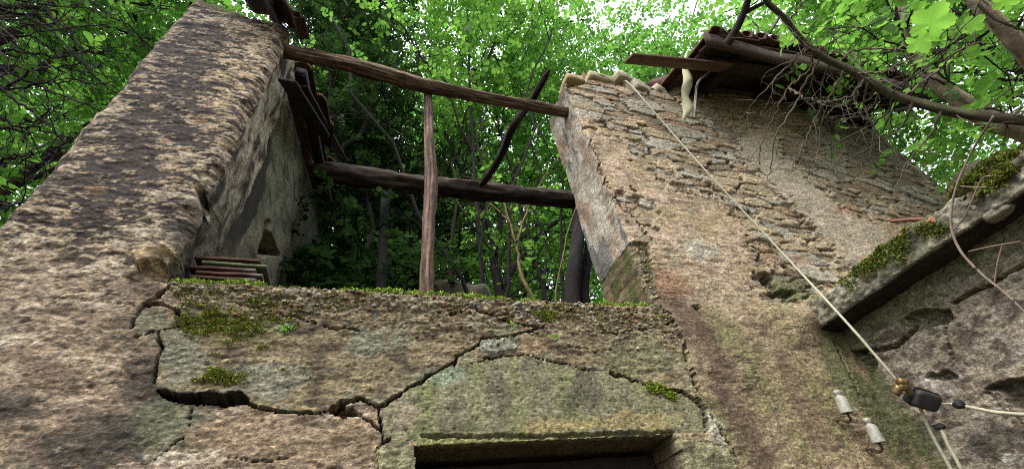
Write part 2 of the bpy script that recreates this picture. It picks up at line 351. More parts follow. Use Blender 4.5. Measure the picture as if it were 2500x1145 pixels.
# height (towards the viewer) -------------------------------------------------
n_big = fbm2(XX * 2.6, ZZ * 3.2, 4, 1); n_mid = fbm2(XX * 9, ZZ * 15, 4, 2); n_fine = fbm2(XX * 42, ZZ * 70, 3, 3)
flake = ridge2(XX * 10 + .6 * n_mid, ZZ * 30, 3, 4)
lump = fbm2(XX * 14 + .8 * n_mid, ZZ * 38 + .5 * n_mid, 4, 61, .6)
def plates(x, z, sx, sz, s, wp=.55):
    wx_ = wp * fbm2(x / sx * .8, z / sz * .8, 3, s + 1, .6); wz_ = wp * fbm2(x / sx * .8, z / sz * .8, 3, s + 2, .6)
    a, b, k = worley(x / sx + wx_, z / sz + wz_, s); return (k >> 20 & 1023) / 1023.0, b - a
P1, E1 = plates(XX, ZZ, .060, .024, 71); P2, E2 = plates(XX, ZZ, .026, .011, 73); P3, E3 = plates(XX, ZZ, .012, .006, 75)
PT = .40 * P1 + .36 * P2 + .24 * P3 - .5
PH = .5 * (P1 - .5) * ss(0, .25, E1) + .36 * (P2 - .5) * ss(0, .3, E2) + .18 * (P3 - .5)
scab = ss(-.03, .03, fbm2(XX * 9 + n_big, ZZ * 24 + n_big, 5, 62, .6)) + .6 * ss(.10, .15, fbm2(XX * 16, ZZ * 46, 4, 63, .6)) - .8
steps = np.floor(3.0 * (n_mid + 0.6 * lump)) / 3.0                   # plaster coming off in scabs
# pier: heavily flaked old plaster
Hp = 0.018 * n_big + 0.0025 * scab + 0.006 * PH + 0.003 * n_mid + 0.0015 * n_fine
q = 1 - ss(5, 26, -pdist(px, py, [(340, 640), (410, 625), (440, 660)]) * -1); Hp += 0.045 * ss(0.2, 0.8, q) * inpoly(px, py, [(325, 612), (425, 600), (462, 668), (400, 700), (340, 665)])
Hp -= 0.10 * ss(0.45, 0.75, blob(cx_, cy_, 496, 472, 20, 30))
# breast wall: exposed pebbly concrete, worse towards the top
wd1, wd2, wid = worley(XX / 0.019, ZZ / 0.015, 2)
topband = ss(120, 30, (PYY - (680 + (PXX - 410) * 0.0535)) + 30 * n_big)
peb = ss(0.05, 0.30, wd2 - wd1) * ((wid & 255) / 255.0)
Hb = 0.012 * n_big + 0.004 * n_mid + 0.003 * scab + 0.002 * n_fine + 0.005 * PH + 0.004 * lump + 0.008 * (peb - 0.4) * (0.30 + 0.80 * topband)
Hb += 0.012 * topband * (lump + 0.2)
w1, w2, wi2 = worley(XX / 0.034 + lump, ZZ / 0.026, 9); Hb -= 0.0 * ss(0.35, 0.12, w1) * ((wi2 & 7) < 2) * (1 - blob(px, py, 440, 880, 90, 100))
# lintel: one smooth weathered slab
Hl = 0.004 * n_big + 0.0035 * fbm2(XX * 20, ZZ * 20, 4, 71) + 0.002 * n_fine
pit, _, pid = worley(XX / 0.03, ZZ / 0.03, 12); Hl -= 0.006 * ss(0.2, 0.08, pit) * ((pid & 7) < 3)
# side wall masonry: courses of thin stones where the plaster has gone
zz_ = ZZ + 0.04 * pn2(XX * 1.3, ZZ * .8, 35) + 0.03 * fbm2(XX * 3, ZZ * 4, 3, 31) + 0.012 * (XX - 1.2); sx_ = XX + 0.05 * fbm2(XX * 5, ZZ * 8, 3, 33)
big_ = ss(-.05, .05, pn2(XX * 1.7, ZZ * 2.6, 39))
wa, wb, wi = worley(sx_ / .21, zz_ / .066, 36, .95, .50); wa2, wb2, wi2_ = worley(sx_ / .30, zz_ / .115, 38, .95, .55)
edge = np.where(big_ > .5, (wb2 - wa2) * .09, (wb - wa) * .055) + 0.004 * n_fine + .004 * lump; sid = np.where(big_ > .5, wi2_, wi)
srand = (sid >> 3 & 1023) / 1023.0; srand2 = (sid >> 17 & 1023) / 1023.0
jopen = ss(-.16, .10, fbm2(XX * 5, ZZ * 9, 3, 37)); sprof = 1 - (1 - ss(0.0, 0.012, edge)) * (.12 + .88 * jopen)
stone_h = sprof * (0.018 + 0.018 * srand) + 0.005 * PH + 0.002 * n_fine + 0.004 * lump * sprof - 0.018
cen = [(1440, 212), (1560, 240), (1640, 300), (1640, 345), (1800, 390), (1860, 450), (1930, 560), (1960, 640)]
reg = np.exp(-(pdist(px, py, cen) / 115.0) ** 2)
reg = np.maximum(reg, np.exp(-(pdist(px, py, [(1380, 205), (1500, 215), (1680, 235)]) / 34.0) ** 2) * 1.1)
reg = np.maximum(reg, 0.95 * ss(-30, 60, PXX - 1860) * ss(620, 540, PYY - (PXX - 1850) * 0.10 + 60) * ss(260, 330, PYY))
reg = np.maximum(reg, 0.8 * np.exp(-(pdist(px, py, [(1530, 500), (1580, 545)]) / 40.0) ** 2))
reg = np.maximum(reg, 0.85 * np.exp(-(pdist(px, py, [(1860, 690), (1900, 720)]) / 40.0) ** 2))
patch = np.exp(-(pdist(px, py, [(1840, 370), (1900, 430), (1990, 510), (2080, 590), (2130, 620)]) / 50.0) ** 2)
patch = ss(0.25, 0.7, patch + 0.75 * n_mid + .35 * n_big + .3 * lump)
loss = ss(0.47, 0.56, reg + 0.50 * n_mid + 0.34 * n_big + 0.12 * lump + .10 * (P1 - .5) - 0.75 * patch) * (XX > 1.2)
scg = .25 + .75 * ss(-.1, .25, n_big)
Hg = (1 - loss) * (0.026 + 0.010 * n_big + 0.003 * scab * scg + 0.0015 * n_fine + 0.004 * PH + 0.001 * lump) + loss * stone_h; Hg = Hg + 0.05 * blob(px, py, 1962, 782, 46, 46)
Hg = Hg + 0.012 * n_big
lowg = ss(700, 800, PYY)
Hg -= lowg * 0.004 * np.abs(n_mid)
Hg -= 0.09 * ss(0.4, 0.75, blob(cx_, cy_, 1870, 685, 17, 18)) + 0.06 * ss(.4, .7, blob(cx_, cy_, 1905, 722, 40, 12)) + 0.05 * ss(.45, .7, blob(cx_, cy_, 1695, 757, 12, 10))
H = np.select([lab == 1, lab == 2, lab == 3, lab >= 4], [Hb, Hl, Hg, 0.022 + 0.016 * n_big * 2 + 0.008 * n_mid + 0.006 * n_fine], Hp)
# the proud slabs and the doorway moulding
H += (lab == 1) * 0.007 + (lab == 2) * 0.004
mould_top = np.interp(PXX, [1030, 1330, 1645], [1064, 1062, 1050]); inm = (lab == 2) & (PXX > 1026 + wx2) & (PXX < 1646)
H = np.where(inm & (cy_ > mould_top) & (cy_ < mould_top + 10), H - 0.020, H)
H = np.where(inm & (cy_ >= mould_top + 10), H + 0.004, H)
# rounded outer arrises with chips
e1 = np.abs(XX - XL); on1 = (ZZ > sill_z - 0.02) & (XX <= XL)
chip = np.clip(fbm2(ZZ * 7, XX * 4, 4, 51) + 0.25, 0, 1)
H -= on1 * (0.030 * np.exp(-(e1 / 0.022) ** 2) + 0.075 * chip * np.exp(-(e1 / (0.03 + 0.05 * chip)) ** 2))
e2 = np.abs(XX - XR); on2 = (ZZ > sill_z - 0.02) & (XX >= XR)
chip2 = np.clip(fbm2(ZZ * 6, XX * 4, 4, 52) - 0.02, 0, 1)
H -= on2 * (0.010 * np.exp(-(e2 / 0.010) ** 2) + 0.05 * chip2 * np.exp(-(e2 / 0.022) ** 2))
e3 = np.clip(sill_z - ZZ, 0, 1); on3 = (XX > XL) & (XX < XR)
H -= on3 * 0.030 * np.exp(-(e3 / 0.018) ** 2)
e4 = np.clip(XX - xL, 0, 1); H -= 0.05 * np.exp(-(e4 / 0.03) ** 2)
# cracks and holes ------------------------------------------------------------
crack_d = np.zeros(XX.shape)
def crack(pts, wpx, depth, vw=0.5):
    global H
    d = pdist(cx_, cy_, pts) / (.40 * wpx * np.clip(1 + 3 * vw * fbm2(XX * 12, ZZ * 12, 2, 55), .55, 2.0))
    m = ss(1.0, 0.55, d); crack_d[:] = np.maximum(crack_d, m); H = H - depth * m
crack([(425, 690), (400, 715), (350, 740), (335, 775), (322, 800)], 7, 0.05)
crack([(352, 742), (390, 742), (430, 760), (446, 780)], 13, 0.06)
crack([(330, 822), (388, 812), (440, 800)], 4, 0.03)
crack([(390, 815), (394, 850), (388, 880), (383, 905), (372, 935)], 9, 0.09)
crack([(385, 955), (430, 968), (480, 972)], 9, 0.06)
crack([(603, 985), (640, 1000), (700, 1010), (790, 1008), (830, 985), (880, 974)], 7, 0.07)
crack([(880, 974), (925, 992), (932, 1050), (935, 1080), (952, 1076)], 4.0, 0.04)
crack([(800, 1000), (840, 1006), (885, 1020), (930, 1052)], 5, 0.04)
crack([(933, 992), (1020, 937), (1075, 902), (1110, 886)], 6.5, 0.07)
crack([(1110, 895), (1116, 866), (1140, 858), (1170, 842), (1178, 825), (1235, 822), (1290, 810), (1330, 800)], 5, 0.045)
crack([(1150, 884), (1220, 872), (1280, 866), (1350, 886), (1440, 908)], 3.2, 0.03)
crack([(1490, 910), (1560, 935), (1600, 948), (1660, 958), (1692, 975), (1716, 1005), (1722, 1050)], 5.5, 0.05)
crack([(470, 1000), (462, 1030), (450, 1065), (410, 1095), (375, 1130)], 2.6, 0.03)
crack([(560, 1115), (620, 1130), (705, 1118)], 3.0, 0.03)
crack([(920, 1100), (935, 1085), (950, 1079)], 6, 0.05)
crack([(1640, 790), (1570, 805), (1500, 815), (1430, 812)], 3.5, 0.03)
crack([(1100, 770), (1150, 755), (1200, 772), (1260, 790), (1330, 806)], 6, 0.035)
crack([(560, 740), (640, 760), (700, 770), (790, 800), (880, 806)], 4, 0.03)
crack([(1385, 850), (1430, 852), (1450, 862), (1490, 858)], 3, 0.03)
crack([(1600, 745), (1640, 790), (1665, 840), (1680, 900), (1700, 965)], 2.6, 0.025)
crack([(1480, 480), (1515, 495), (1560, 560), (1590, 600)], 3.0, 0.02)
crack([(1440, 350), (1462, 410), (1480, 455), (1505, 490), (1516, 520)], 3.2, 0.025)
crack([(2020, 825), (2050, 880), (2080, 960)], 4, 0.03)
crack([(1700, 985), (1725, 1020), (1760, 1070), (1785, 1120)], 4, 0.03)
hole = inpoly(cx_, cy_, [(384, 956), (420, 964), (470, 960), (590, 961), (606, 972), (600, 988), (500, 992), (445, 984), (400, 972)]); H -= 0.11 * hole
hole2 = inpoly(cx_, cy_, [(800, 992), (835, 986), (872, 1002), (888, 1018), (840, 1016), (800, 1012)]); H -= 0.06 * hole2
slab = inpoly(cx_, cy_, [(1172, 826), (1262, 824), (1266, 852), (1255, 862), (1180, 868), (1170, 850)]); H += 0.008 * slab - 0.012 * (slab & (pdist(cx_, cy_, [(1172, 826), (1262, 824), (1266, 852), (1255, 862), (1180, 868), (1170, 850), (1172, 826)]) < 4))
# colour ----------------------------------------------------------------------
K = 0.68
def mot(fx, fz, s, lo_=-0.1, hi_=0.25, o=4): return ss(lo_, hi_, fbm2(XX * fx, ZZ * fz, o, s))
C = np.ones(XX.shape + (3,)) * lin(158, 132, 106, K)
# pier
low0 = ss(560, 760, PYY)
Tp = PT * 1.40 + .5 + .44 * fbm2(XX * 5, ZZ * 9, 3, 181) + .10 * (blob(px, py, 600, 230, 150, 160, -50) + .8 * blob(px, py, 560, 520, 140, 120) + low0) - .42 * np.exp(-(pdist(px, py, [(500, 110), (420, 260), (330, 380), (210, 470)]) / 100) ** 2)
Cp = mix(np.ones_like(C) * lin(62, 51, 42, K), lin(154, 131, 104, K), ss(.30, .56, Tp)); Cp = mix(Cp, lin(190, 176, 156, K), .6 * ss(.62, .90, Tp))
Cp = mix(Cp, lin(164, 132, 94, K), .5 * ss(.1, .3, fbm2(XX * 6, ZZ * 11, 3, 182)) * ss(.35, .6, Tp))
Cp = mix(Cp, lin(58, 52, 45, K), 0.75 * ss(0.5, 0.9, blob(px, py, 480, 570, 120, 130, -60) + 0.3 * n_mid))
Cp = mix(Cp, lin(140, 104, 76, K), .55 * ss(0.5, 0.8, blob(px, py, 240, 465, 36, 15) + 0.2 * n_mid) + ss(.5, .8, blob(px, py, 490, 293, 24, 13)) + ss(.5, .8, blob(px, py, 405, 345, 14, 11)))
Cp = mix(Cp, lin(190, 158, 108, K), 0.5 * ss(0.2, 1.1, blob(px, py, 560, 200, 120, 110, -50) + 0.8 * n_mid) * ss(.35, .6, Tp))
Cp = mix(Cp, lin(190, 160, 112, K), 0.8 * inpoly(px, py, [(325, 612), (425, 600), (462, 668), (400, 700), (340, 665)]))
low = ss(560, 760, PYY)
Cp = mix(Cp, lin(150, 124, 98, K), 0.75 * low * mot(4, 7, 105, -0.3, 0.1))
Cp = mix(Cp, lin(116, 94, 76, K), 0.8 * low * mot(7, 16, 106, 0.02, 0.3, 5))
Cp = mix(Cp, lin(172, 150, 128, K), 0.6 * low * mot(10, 22, 107, 0.1, 0.3, 5))
st = np.maximum.reduce([blob(px, py, 390, 960, 130, 110), 0.95 * blob(px, py, 250, 1080, 240, 80, -20), 0.8 * blob(px, py, 40, 1000, 120, 60), 0.7 * blob(px, py, 320, 820, 60, 120)])
Cp = mix(Cp, lin(50, 46, 36, K), 0.9 * ss(0.35, 0.85, st + 0.45 * n_mid + 0.2 * n_big + 1.1 * PT))
Cp = mix(Cp, lin(104, 106, 78, K), 0.7 * ss(0.4, 0.8, np.maximum(blob(px, py, 370, 790, 60, 60), blob(px, py, 420, 1040, 140, 90)) + 0.35 * n_mid))
Cp = mix(Cp, lin(146, 120, 92, K), 0.85 * ss(0.35, 0.75, np.maximum(blob(px, py, 760, 1080, 200, 70), blob(px, py, 560, 1060, 140, 50)) + 0.35 * n_mid))
Cp = mix(Cp, lin(88, 90, 44, K), .8 * ss(.10, .02, pier_top - ZZ + .05 * n_mid) * ss(-.95, -1.1, XX + .1 * n_mid))
# breast wall
Cb = np.ones_like(C) * lin(134, 116, 84, K)
Cb = mix(Cb, lin(140, 120, 90, K), mot(6, 9, 111, 0.0, 0.3)); Cb = mix(Cb, lin(92, 76, 56, K), mot(8, 14, 112, 0.03, 0.3, 5))
Cb = mix(Cb, lin(126, 126, 104, K), 0.8 * mot(5, 6, 113, 0.05, 0.35)); Cb = mix(Cb, lin(128, 124, 104, K), 0.85 * ss(0.4, 0.75, np.maximum(blob(px, py, 440, 870, 90, 90), blob(px, py, 640, 930, 130, 60)) + .3 * n_mid))
pc = (wid >> 8 & 255) / 255.0
pcol = np.where((pc < 0.22)[..., None], lin(176, 154, 122, K), np.where((pc < 0.45)[..., None], lin(150, 112, 76, K), np.where((pc < 0.6)[..., None], lin(150, 146, 136, K), lin(92, 72, 52, K))))
Cb = mix(Cb, lin(70, 56, 42, K), 0.55 * topband * ss(0.25, 0.05, wd2 - wd1)); Cb = Cb * (1 - (0.62 * topband * ss(0.06, 0.18, wd2 - wd1))[..., None]) + pcol * (0.62 * topband * ss(0.06, 0.18, wd2 - wd1))[..., None]
Cb = mix(Cb, lin(160, 150, 122, K), 0.7 * ss(0.5, 0.8, blob(px, py, 1150, 785, 32, 18)))
Cb = mix(Cb, lin(142, 142, 124, K), 0.9 * slab); Cb = mix(Cb, lin(164, 130, 100, K), 0.7 * ss(0.45, 0.8, blob(px, py, 1300, 850, 50, 30) + 0.2 * n_mid))
Cb = mix(Cb, lin(104, 96, 48, K), 0.75 * ss(0.45, 0.8, np.maximum(blob(px, py, 560, 800, 130, 60), blob(px, py, 540, 925, 90, 34)) + 0.45 * n_mid))
Cb = mix(Cb, lin(150, 138, 104, K), 0.7 * ss(1440, 1560, px) * mot(9, 12, 114, -0.1, 0.25))
Cb = mix(Cb, lin(118, 116, 78, K), 0.6 * ss(0.4, 0.8, blob(px, py, 1560, 880, 110, 60) + .3 * n_mid))
# lintel: algae runs straight down it
run = fbm2(XX * 9 + 0.15 * n_mid, ZZ * 0.9, 4, 121)
Cl = np.ones_like(C) * lin(138, 130, 98, K)
Cl = mix(Cl, lin(112, 118, 58, K), 0.55 * ss(-0.15, 0.4, run + .45 * n_mid)); Cl = mix(Cl, lin(92, 86, 64, K), 0.5 * ss(-0.15, 0.4, -run + 0.45 * n_mid))
Cl = mix(Cl, lin(90, 84, 66, K), 0.7 * ss(0.4, 0.8, np.maximum(blob(px, py, 1420, 960, 60, 60), blob(px, py, 1230, 970, 30, 90)) + 0.4 * n_mid))
Cl = mix(Cl, lin(140, 152, 124, K), 0.75 * ss(0.45, 0.8, blob(px, py, 1090, 920, 60, 36) + 0.3 * n_mid)); Cl = mix(Cl, lin(150, 134, 108, K), 0.8 * ss(0.4, 0.8, blob(px, py, 985, 1020, 60, 60) + 0.3 * n_mid))
Cl = mix(Cl, lin(164, 142, 90, K), 0.75 * ss(0.35, 0.75, np.maximum(blob(px, py, 1560, 1030, 150, 30), blob(px, py, 1350, 1040, 100, 25)) + 0.4 * n_mid))
Cl = mix(Cl, lin(102, 106, 72, K), 0.6 * ss(1500, 1640, px) * mot(6, 6, 122, 0, .25)); Cl = mix(Cl, lin(62, 60, 44, K), 0.5 * mot(20, 24, 123, 0.15, 0.35, 5))
Cl = mix(Cl, lin(138, 132, 74, K), 0.8 * (inm & (cy_ >= mould_top + 10)))
# side wall
Cg = np.ones_like(C) * lin(184, 156, 126, K)
Cg = mix(Cg, lin(196, 164, 140, K), mot(4, 6, 131, 0, .3)); Cg = mix(Cg, lin(168, 148, 118, K), mot(7, 12, 132, 0.02, .3)); Cg = mix(Cg, lin(120, 98, 74, K), 0.8 * mot(12, 26, 133, 0.1, .32, 5))
Cg = mix(Cg, lin(172, 146, 104, K), 0.6 * mot(3, 5, 134, 0.0, .3)); Cg = mix(Cg, lin(126, 104, 78, K), 0.75 * ss(0.45, 0.8, blob(px, py, 1500, 290, 80, 45) + .45 * n_mid))
Cg = mix(Cg, lin(182, 168, 148, K), 0.65 * patch)
Cg = mix(Cg, lin(190, 186, 172, K), 0.5 * ss(.4, .8, blob(px, py, 1700, 620, 60, 30) + .3 * n_mid))
scol = lin(182, 158, 124, K) * (0.45 + 0.75 * srand[..., None]); scol = np.where((srand2 < 0.3)[..., None], lin(178, 168, 150, K) * (0.6 + .5 * srand[..., None]), scol); scol = np.where((srand2 > 0.82)[..., None], lin(172, 138, 108, K) * (0.6 + .5 * srand[..., None]), scol)
scol = scol * (1 + 0.5 * n_fine + 0.5 * lump)[..., None]; scol = np.where((sprof < 0.5)[..., None], lin(62, 50, 40, K), scol); scol = .86 * scol + .14 * Cg * .9
Cg = Cg * (1 - loss[..., None]) + scol * loss[..., None]
Cg = mix(Cg, lin(176, 122, 92, K), 0.5 * ss(.45, .8, np.maximum.reduce([blob(px, py, 1950, 635, 40, 22), blob(px, py, 1550, 625, 10, 26), blob(px, py, 2060, 520, 60, 20)]) + .2 * n_mid))
g_low = ss(690, 800, py + 25 * n_big)
Cg = mix(Cg, lin(152, 130, 96, K), 0.7 * g_low); Cg = mix(Cg, lin(128, 122, 74, K), 0.75 * g_low * ss(-.05, .3, fbm2(XX * 4, ZZ * 3, 4, 135) + .5 * PT)); Cg = mix(Cg, lin(104, 82, 62, K), 0.7 * g_low * mot(9, 18, 136, 0.06, .3, 5))
rd = np.exp(-(pdist(px, py, [(1600, 690), (1670, 780), (1740, 880), (1790, 1000), (1850, 1130)]) / 46) ** 2)
Cg = mix(Cg, lin(92, 68, 54, K), 0.8 * ss(0.3, 1.0, rd + 0.6 * n_mid + .3 * lump + .9 * PT)); rd2 = np.exp(-(pdist(px, py, [(1900, 880), (1940, 980), (2000, 1080)]) / 32) ** 2)
Cg = mix(Cg, lin(108, 84, 62, K), 0.6 * ss(0.4, 0.85, rd2 + 0.5 * n_mid + .9 * PT)); Cg = mix(Cg, lin(176, 128, 94, K), 0.55 * ss(.4, .8, blob(px, py, 1630, 700, 60, 50, 40) + .3 * n_mid))
Cg = mix(Cg, lin(92, 98, 58, K), 0.8 * ss(.4, .8, np.maximum(np.exp(-(pdist(px, py, [(2010, 830), (2050, 920), (2130, 1010), (2190, 1110)]) / 42) ** 2), blob(px, py, 1930, 710, 70, 40)) + .35 * n_mid))
Cg = mix(Cg, lin(168, 160, 148, K), 0.6 * ss(.4, .8, blob(px, py, 1735, 1060, 26, 70, -20) + .3 * n_mid))
Cg = mix(Cg, lin(112, 100, 76, K), 0.65 * ss(1900, 2120, PXX) * ss(480, 380, PYY + 30 * n_mid)); Cg = mix(Cg, lin(92, 86, 62, K), 0.6 * ss(2100, 2240, PXX) * mot(6, 9, 137, -.2, .2))  # towards the roof: partly the wall's olive tone, partly shade painted in
Cj = np.ones_like(C) * lin(150, 142, 104, K); Cj = mix(Cj, lin(112, 104, 76, K), mot(9, 9, 141, 0, .3))
C = np.select([(lab == 1)[..., None], (lab == 2)[..., None], (lab == 3)[..., None], (lab >= 4)[..., None]], [Cb, Cl, Cg, Cj], Cp)
hole_w = hole | (pdist(cx_, cy_, [(384, 956), (420, 964), (470, 960), (590, 961), (606, 972), (600, 988), (500, 992), (445, 984), (384, 960)]) < 5); C = mix(C, lin(46, 34, 25, K), 0.9 * hole_w); C = mix(C, lin(54, 44, 34, K), .75 * crack_d); C = mix(C, lin(120, 88, 62, K), 0.6 * hole2)
fl2 = 0
lf = np.select([lab == 2, lab == 3, lab == 1], [.42, .85, .95], .9)
mb2 = fbm2(XX * 48, ZZ * 115, 4, 151, .75); ma = PT * 1.1 + .25 * fbm2(XX * 15 + n_mid, ZZ * 42 + n_mid, 4, 153, .68)
C = C * (1 - (.42 * ss(.07, .0, E2) * ss(.4, .6, P1) * (lab != 2))[..., None])
C = C * np.clip(1 + lf * (0.80 * ma + 0.60 * mb2), .3, 1.7)[..., None]

# geometry --------------------------------------------------------------------
XJ = XX + on1 * 0.012 * fbm2(ZZ * 12, ZZ * 0 + .3, 3, 161) * np.exp(-(e1 / 0.05) ** 2) + on2 * 0.014 * fbm2(ZZ * 9, ZZ * 0 + .9, 3, 162) * np.exp(-(e2 / 0.05) ** 2)
XJ = XJ + on1 * 0.03 * (np.clip(fbm2(ZZ * 5, ZZ * 0 + 8.3, 4, 163), -1, 0)) * np.exp(-(e1 / 0.06) ** 2)
G = np.stack([XJ, D0 - H, ZZ], -1)
G[..., 2] += 0.004 * n_fine
fe = exists[:-1, :-1] & exists[1:, :-1] & exists[:-1, 1:] & exists[1:, 1:]
fl = lab[:-1, :-1]
def extract(label, name, n_skirt, cskirt, amp, parent=house, thick=T0, m='plaster'):
    f = fe & (fl == label)
    i, j = np.nonzero(f); a = i * nxx + j
    Q = np.stack([a, a + 1, a + nxx + 1, a + nxx], 1)
    P = np.pad(f, 1)
    edges = []
    for (mask, o1, o2) in ((f & ~P[:-2, 1:-1], 0, 1), (f & ~P[2:, 1:-1], nxx + 1, nxx), (f & ~P[1:-1, :-2], nxx, 0), (f & ~P[1:-1, 2:], 1, nxx + 1)):
        ii, jj = np.nonzero(mask); b = ii * nxx + jj; edges.append(np.stack([b + o1, b + o2], 1))
    Eg = np.concatenate(edges)
    used = np.unique(Q); rem = np.full(nzz * nxx, -1); rem[used] = np.arange(len(used))
    V = G.reshape(-1, 3)[used]; Cc = C.reshape(-1, 3)[used]
    bv = np.unique(Eg); br = np.full(nzz * nxx, -1); br[bv] = np.arange(len(bv))
    base = G.reshape(-1, 3)[bv]; Vs = [V]; Cs = [Cc]; F_ = [rem[Q]]
    prev = rem[bv]; off = len(V)
    for k in range(1, n_skirt + 1):
        t = k / n_skirt; p = base.copy(); p[:, 1] = base[:, 1] * (1 - t) + (D0 + thick) * t
        am = amp * min(1, k / 9)
        p[:, 0] += am * (fbm3(p[:, 0] * 4, p[:, 1] * 7, p[:, 2] * 5, 4, 171) + 0.16 * fbm3(p[:, 0] * 40, p[:, 1] * 40, p[:, 2] * 34, 2, 172)); p[:, 2] += am * 0.7 * (fbm3(p[:, 0] * 6, p[:, 1] * 12, p[:, 2] * 6, 3, 173))
        if label in (0, 3):
            hs = (base[:, 2] > 2.7) & (np.abs(base[:, 0] - (XL if label == 0 else XR)) < 0.08)
            tgt = XL if label == 0 else XR
            p[:, 0] = np.where(hs, p[:, 0] * (1 - 0.0) - (base[:, 0] - tgt) * min(1, 2 * t), p[:, 0])
        Vs.append(p); Cs.append(cskirt(p)); ids = off + np.arange(len(bv)); off += len(bv)
        e0, e1_ = br[Eg[:, 0]], br[Eg[:, 1]]
        F_.append(np.stack([prev[e1_], prev[e0], ids[e0], ids[e1_]], 1)); prev = ids
    return mk(name, np.concatenate(Vs), [np.concatenate(F_)], M[m], parent, np.concatenate(Cs))
def mix1(c, d, m): m = np.clip(m, 0, 1)[:, None]; return c * (1 - m) + np.asarray(d) * m
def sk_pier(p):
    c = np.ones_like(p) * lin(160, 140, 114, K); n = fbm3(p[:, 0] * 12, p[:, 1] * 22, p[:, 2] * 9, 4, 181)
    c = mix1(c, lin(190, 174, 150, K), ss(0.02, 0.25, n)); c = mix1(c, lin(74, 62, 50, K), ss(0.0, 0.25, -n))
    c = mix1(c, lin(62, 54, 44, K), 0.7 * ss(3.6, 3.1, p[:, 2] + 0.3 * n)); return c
def sk_gable(p):
    c = np.ones_like(p) * lin(192, 180, 166, K); n = fbm3(p[:, 0] * 9, p[:, 1] * 9, p[:, 2] * 7, 4, 182); n2 = fbm3(p[:, 0] * 5, p[:, 1] * 14, p[:, 2] * 3.2, 4, 183)
    c = mix1(c, lin(166, 142, 122, K), ss(0, .25, n)); c = mix1(c, lin(118, 116, 118, K), 0.9 * ss(0.10, 0.22, n2)); c = mix1(c, lin(116, 102, 84, K), 0.9 * ss(4.45, 4.7, p[:, 2] + .2 * n)); c = mix1(c, lin(150, 108, 84, K), .4 * ss(.05, .3, -n2))
    c = mix1(c, lin(110, 104, 56, K), 0.9 * ss(3.02, 2.85, p[:, 2] + 0.35 * n)); return c
def sk_top(p):
    c = np.ones_like(p) * lin(120, 100, 72, K); n = fbm3(p[:, 0] * 20, p[:, 1] * 20, p[:, 2] * 20, 3, 184); return mix1(c, lin(84, 92, 40, K), ss(-.1, .2, n))
def sk_plain(p): return np.ones_like(p) * lin(120, 104, 80, K) * (1 + .4 * fbm3(p[:, 0] * 9, p[:, 1] * 12, p[:, 2] * 9, 3, 185))[:, None]
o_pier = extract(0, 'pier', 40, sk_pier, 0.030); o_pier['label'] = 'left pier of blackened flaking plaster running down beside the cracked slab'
o_breast = extract(1, 'breast_wall', 24, sk_top, 0.02); o_breast['label'] = 'pebbly concrete breast wall under the upper opening'
o_lint = extract(2, 'lintel', 8, sk_plain, 0.004); o_lint['label'] = 'smooth green streaked lintel slab over the doorway'
o_wall = extract(3, 'wall', 40, sk_gable, 0.022); o_wall['label'] = 'pinkish wall with bare stone courses and a pale reveal'
oj = extract(4, 'jamb_stone', 10, sk_plain, 0.006); oj2 = extract(5, 'jamb_stone', 10, sk_plain, 0.006)
# ------------------------------------------------------------------ behind the front: inner wall, rear wall, floor, door frame
def slab_grid(fn, us, vs, colfn, name, m, parent, back=None):
    """a rough sheet p(u, v) closed at the back so that it has real thickness"""
    U, Vv = np.meshgrid(us, vs); P = fn(U, Vv); n = U.shape
    V = P.reshape(-1, 3); Cc = colfn(U, Vv).reshape(-1, 3); Fq = [grid_faces(*n)]
    if back is not None:
        off = len(V); nv, nu = n
        ring = np.concatenate([np.arange(nu), nu * np.arange(1, nv) + nu - 1, (nv - 1) * nu + np.arange(nu - 2, -1, -1), nu * np.arange(nv - 2, 0, -1)])
        V2 = V[ring] + np.asarray(back); V = np.vstack([V, V2]); Cc = np.vstack([Cc, Cc[ring]])
        a = np.arange(len(ring)); b = (a + 1) % len(ring)
        Fq.append(np.stack([ring[b], ring[a], off + a, off + b], 1))
        ce = V2.mean(0); V = np.vstack([V, ce]); Cc = np.vstack([Cc, Cc[-1:]])
        tri = np.stack([off + b, off + a, np.full(len(a), len(V) - 1)], 1)
        return mk(name, V, [np.concatenate(Fq), tri], M[m], parent, Cc)
    return mk(name, V, Fq, M[m], parent, Cc)
def roof_z(y): return 4.62 + 0.40 * (y - 1.6)
def f_inner(u, v):                                  # u = depth, v = 0..1 of the height under the roof line
    z = v * (roof_z(u) - 0.10)
    P = np.stack([np.full_like(u, -0.80), u, z], -1); qx, qy = project(P)
    h = 0.012 * fbm2(u * 3, z * 3, 4, 201) + 0.003 * fbm2(u * 18, z * 18, 3, 202)
    n = fbm2(u * 6, z * 4, 3, 203) * 10
    h = h - 0.14 * inpoly(qx + n, qy, [(655, 545), (672, 600), (688, 625), (640, 625), (648, 590)]) 
    h = h - 0.05 * ss(12, 4, pdist(qx + n, qy, [(655, 545), (640, 620)])) 
    P[..., 0] += h; return P
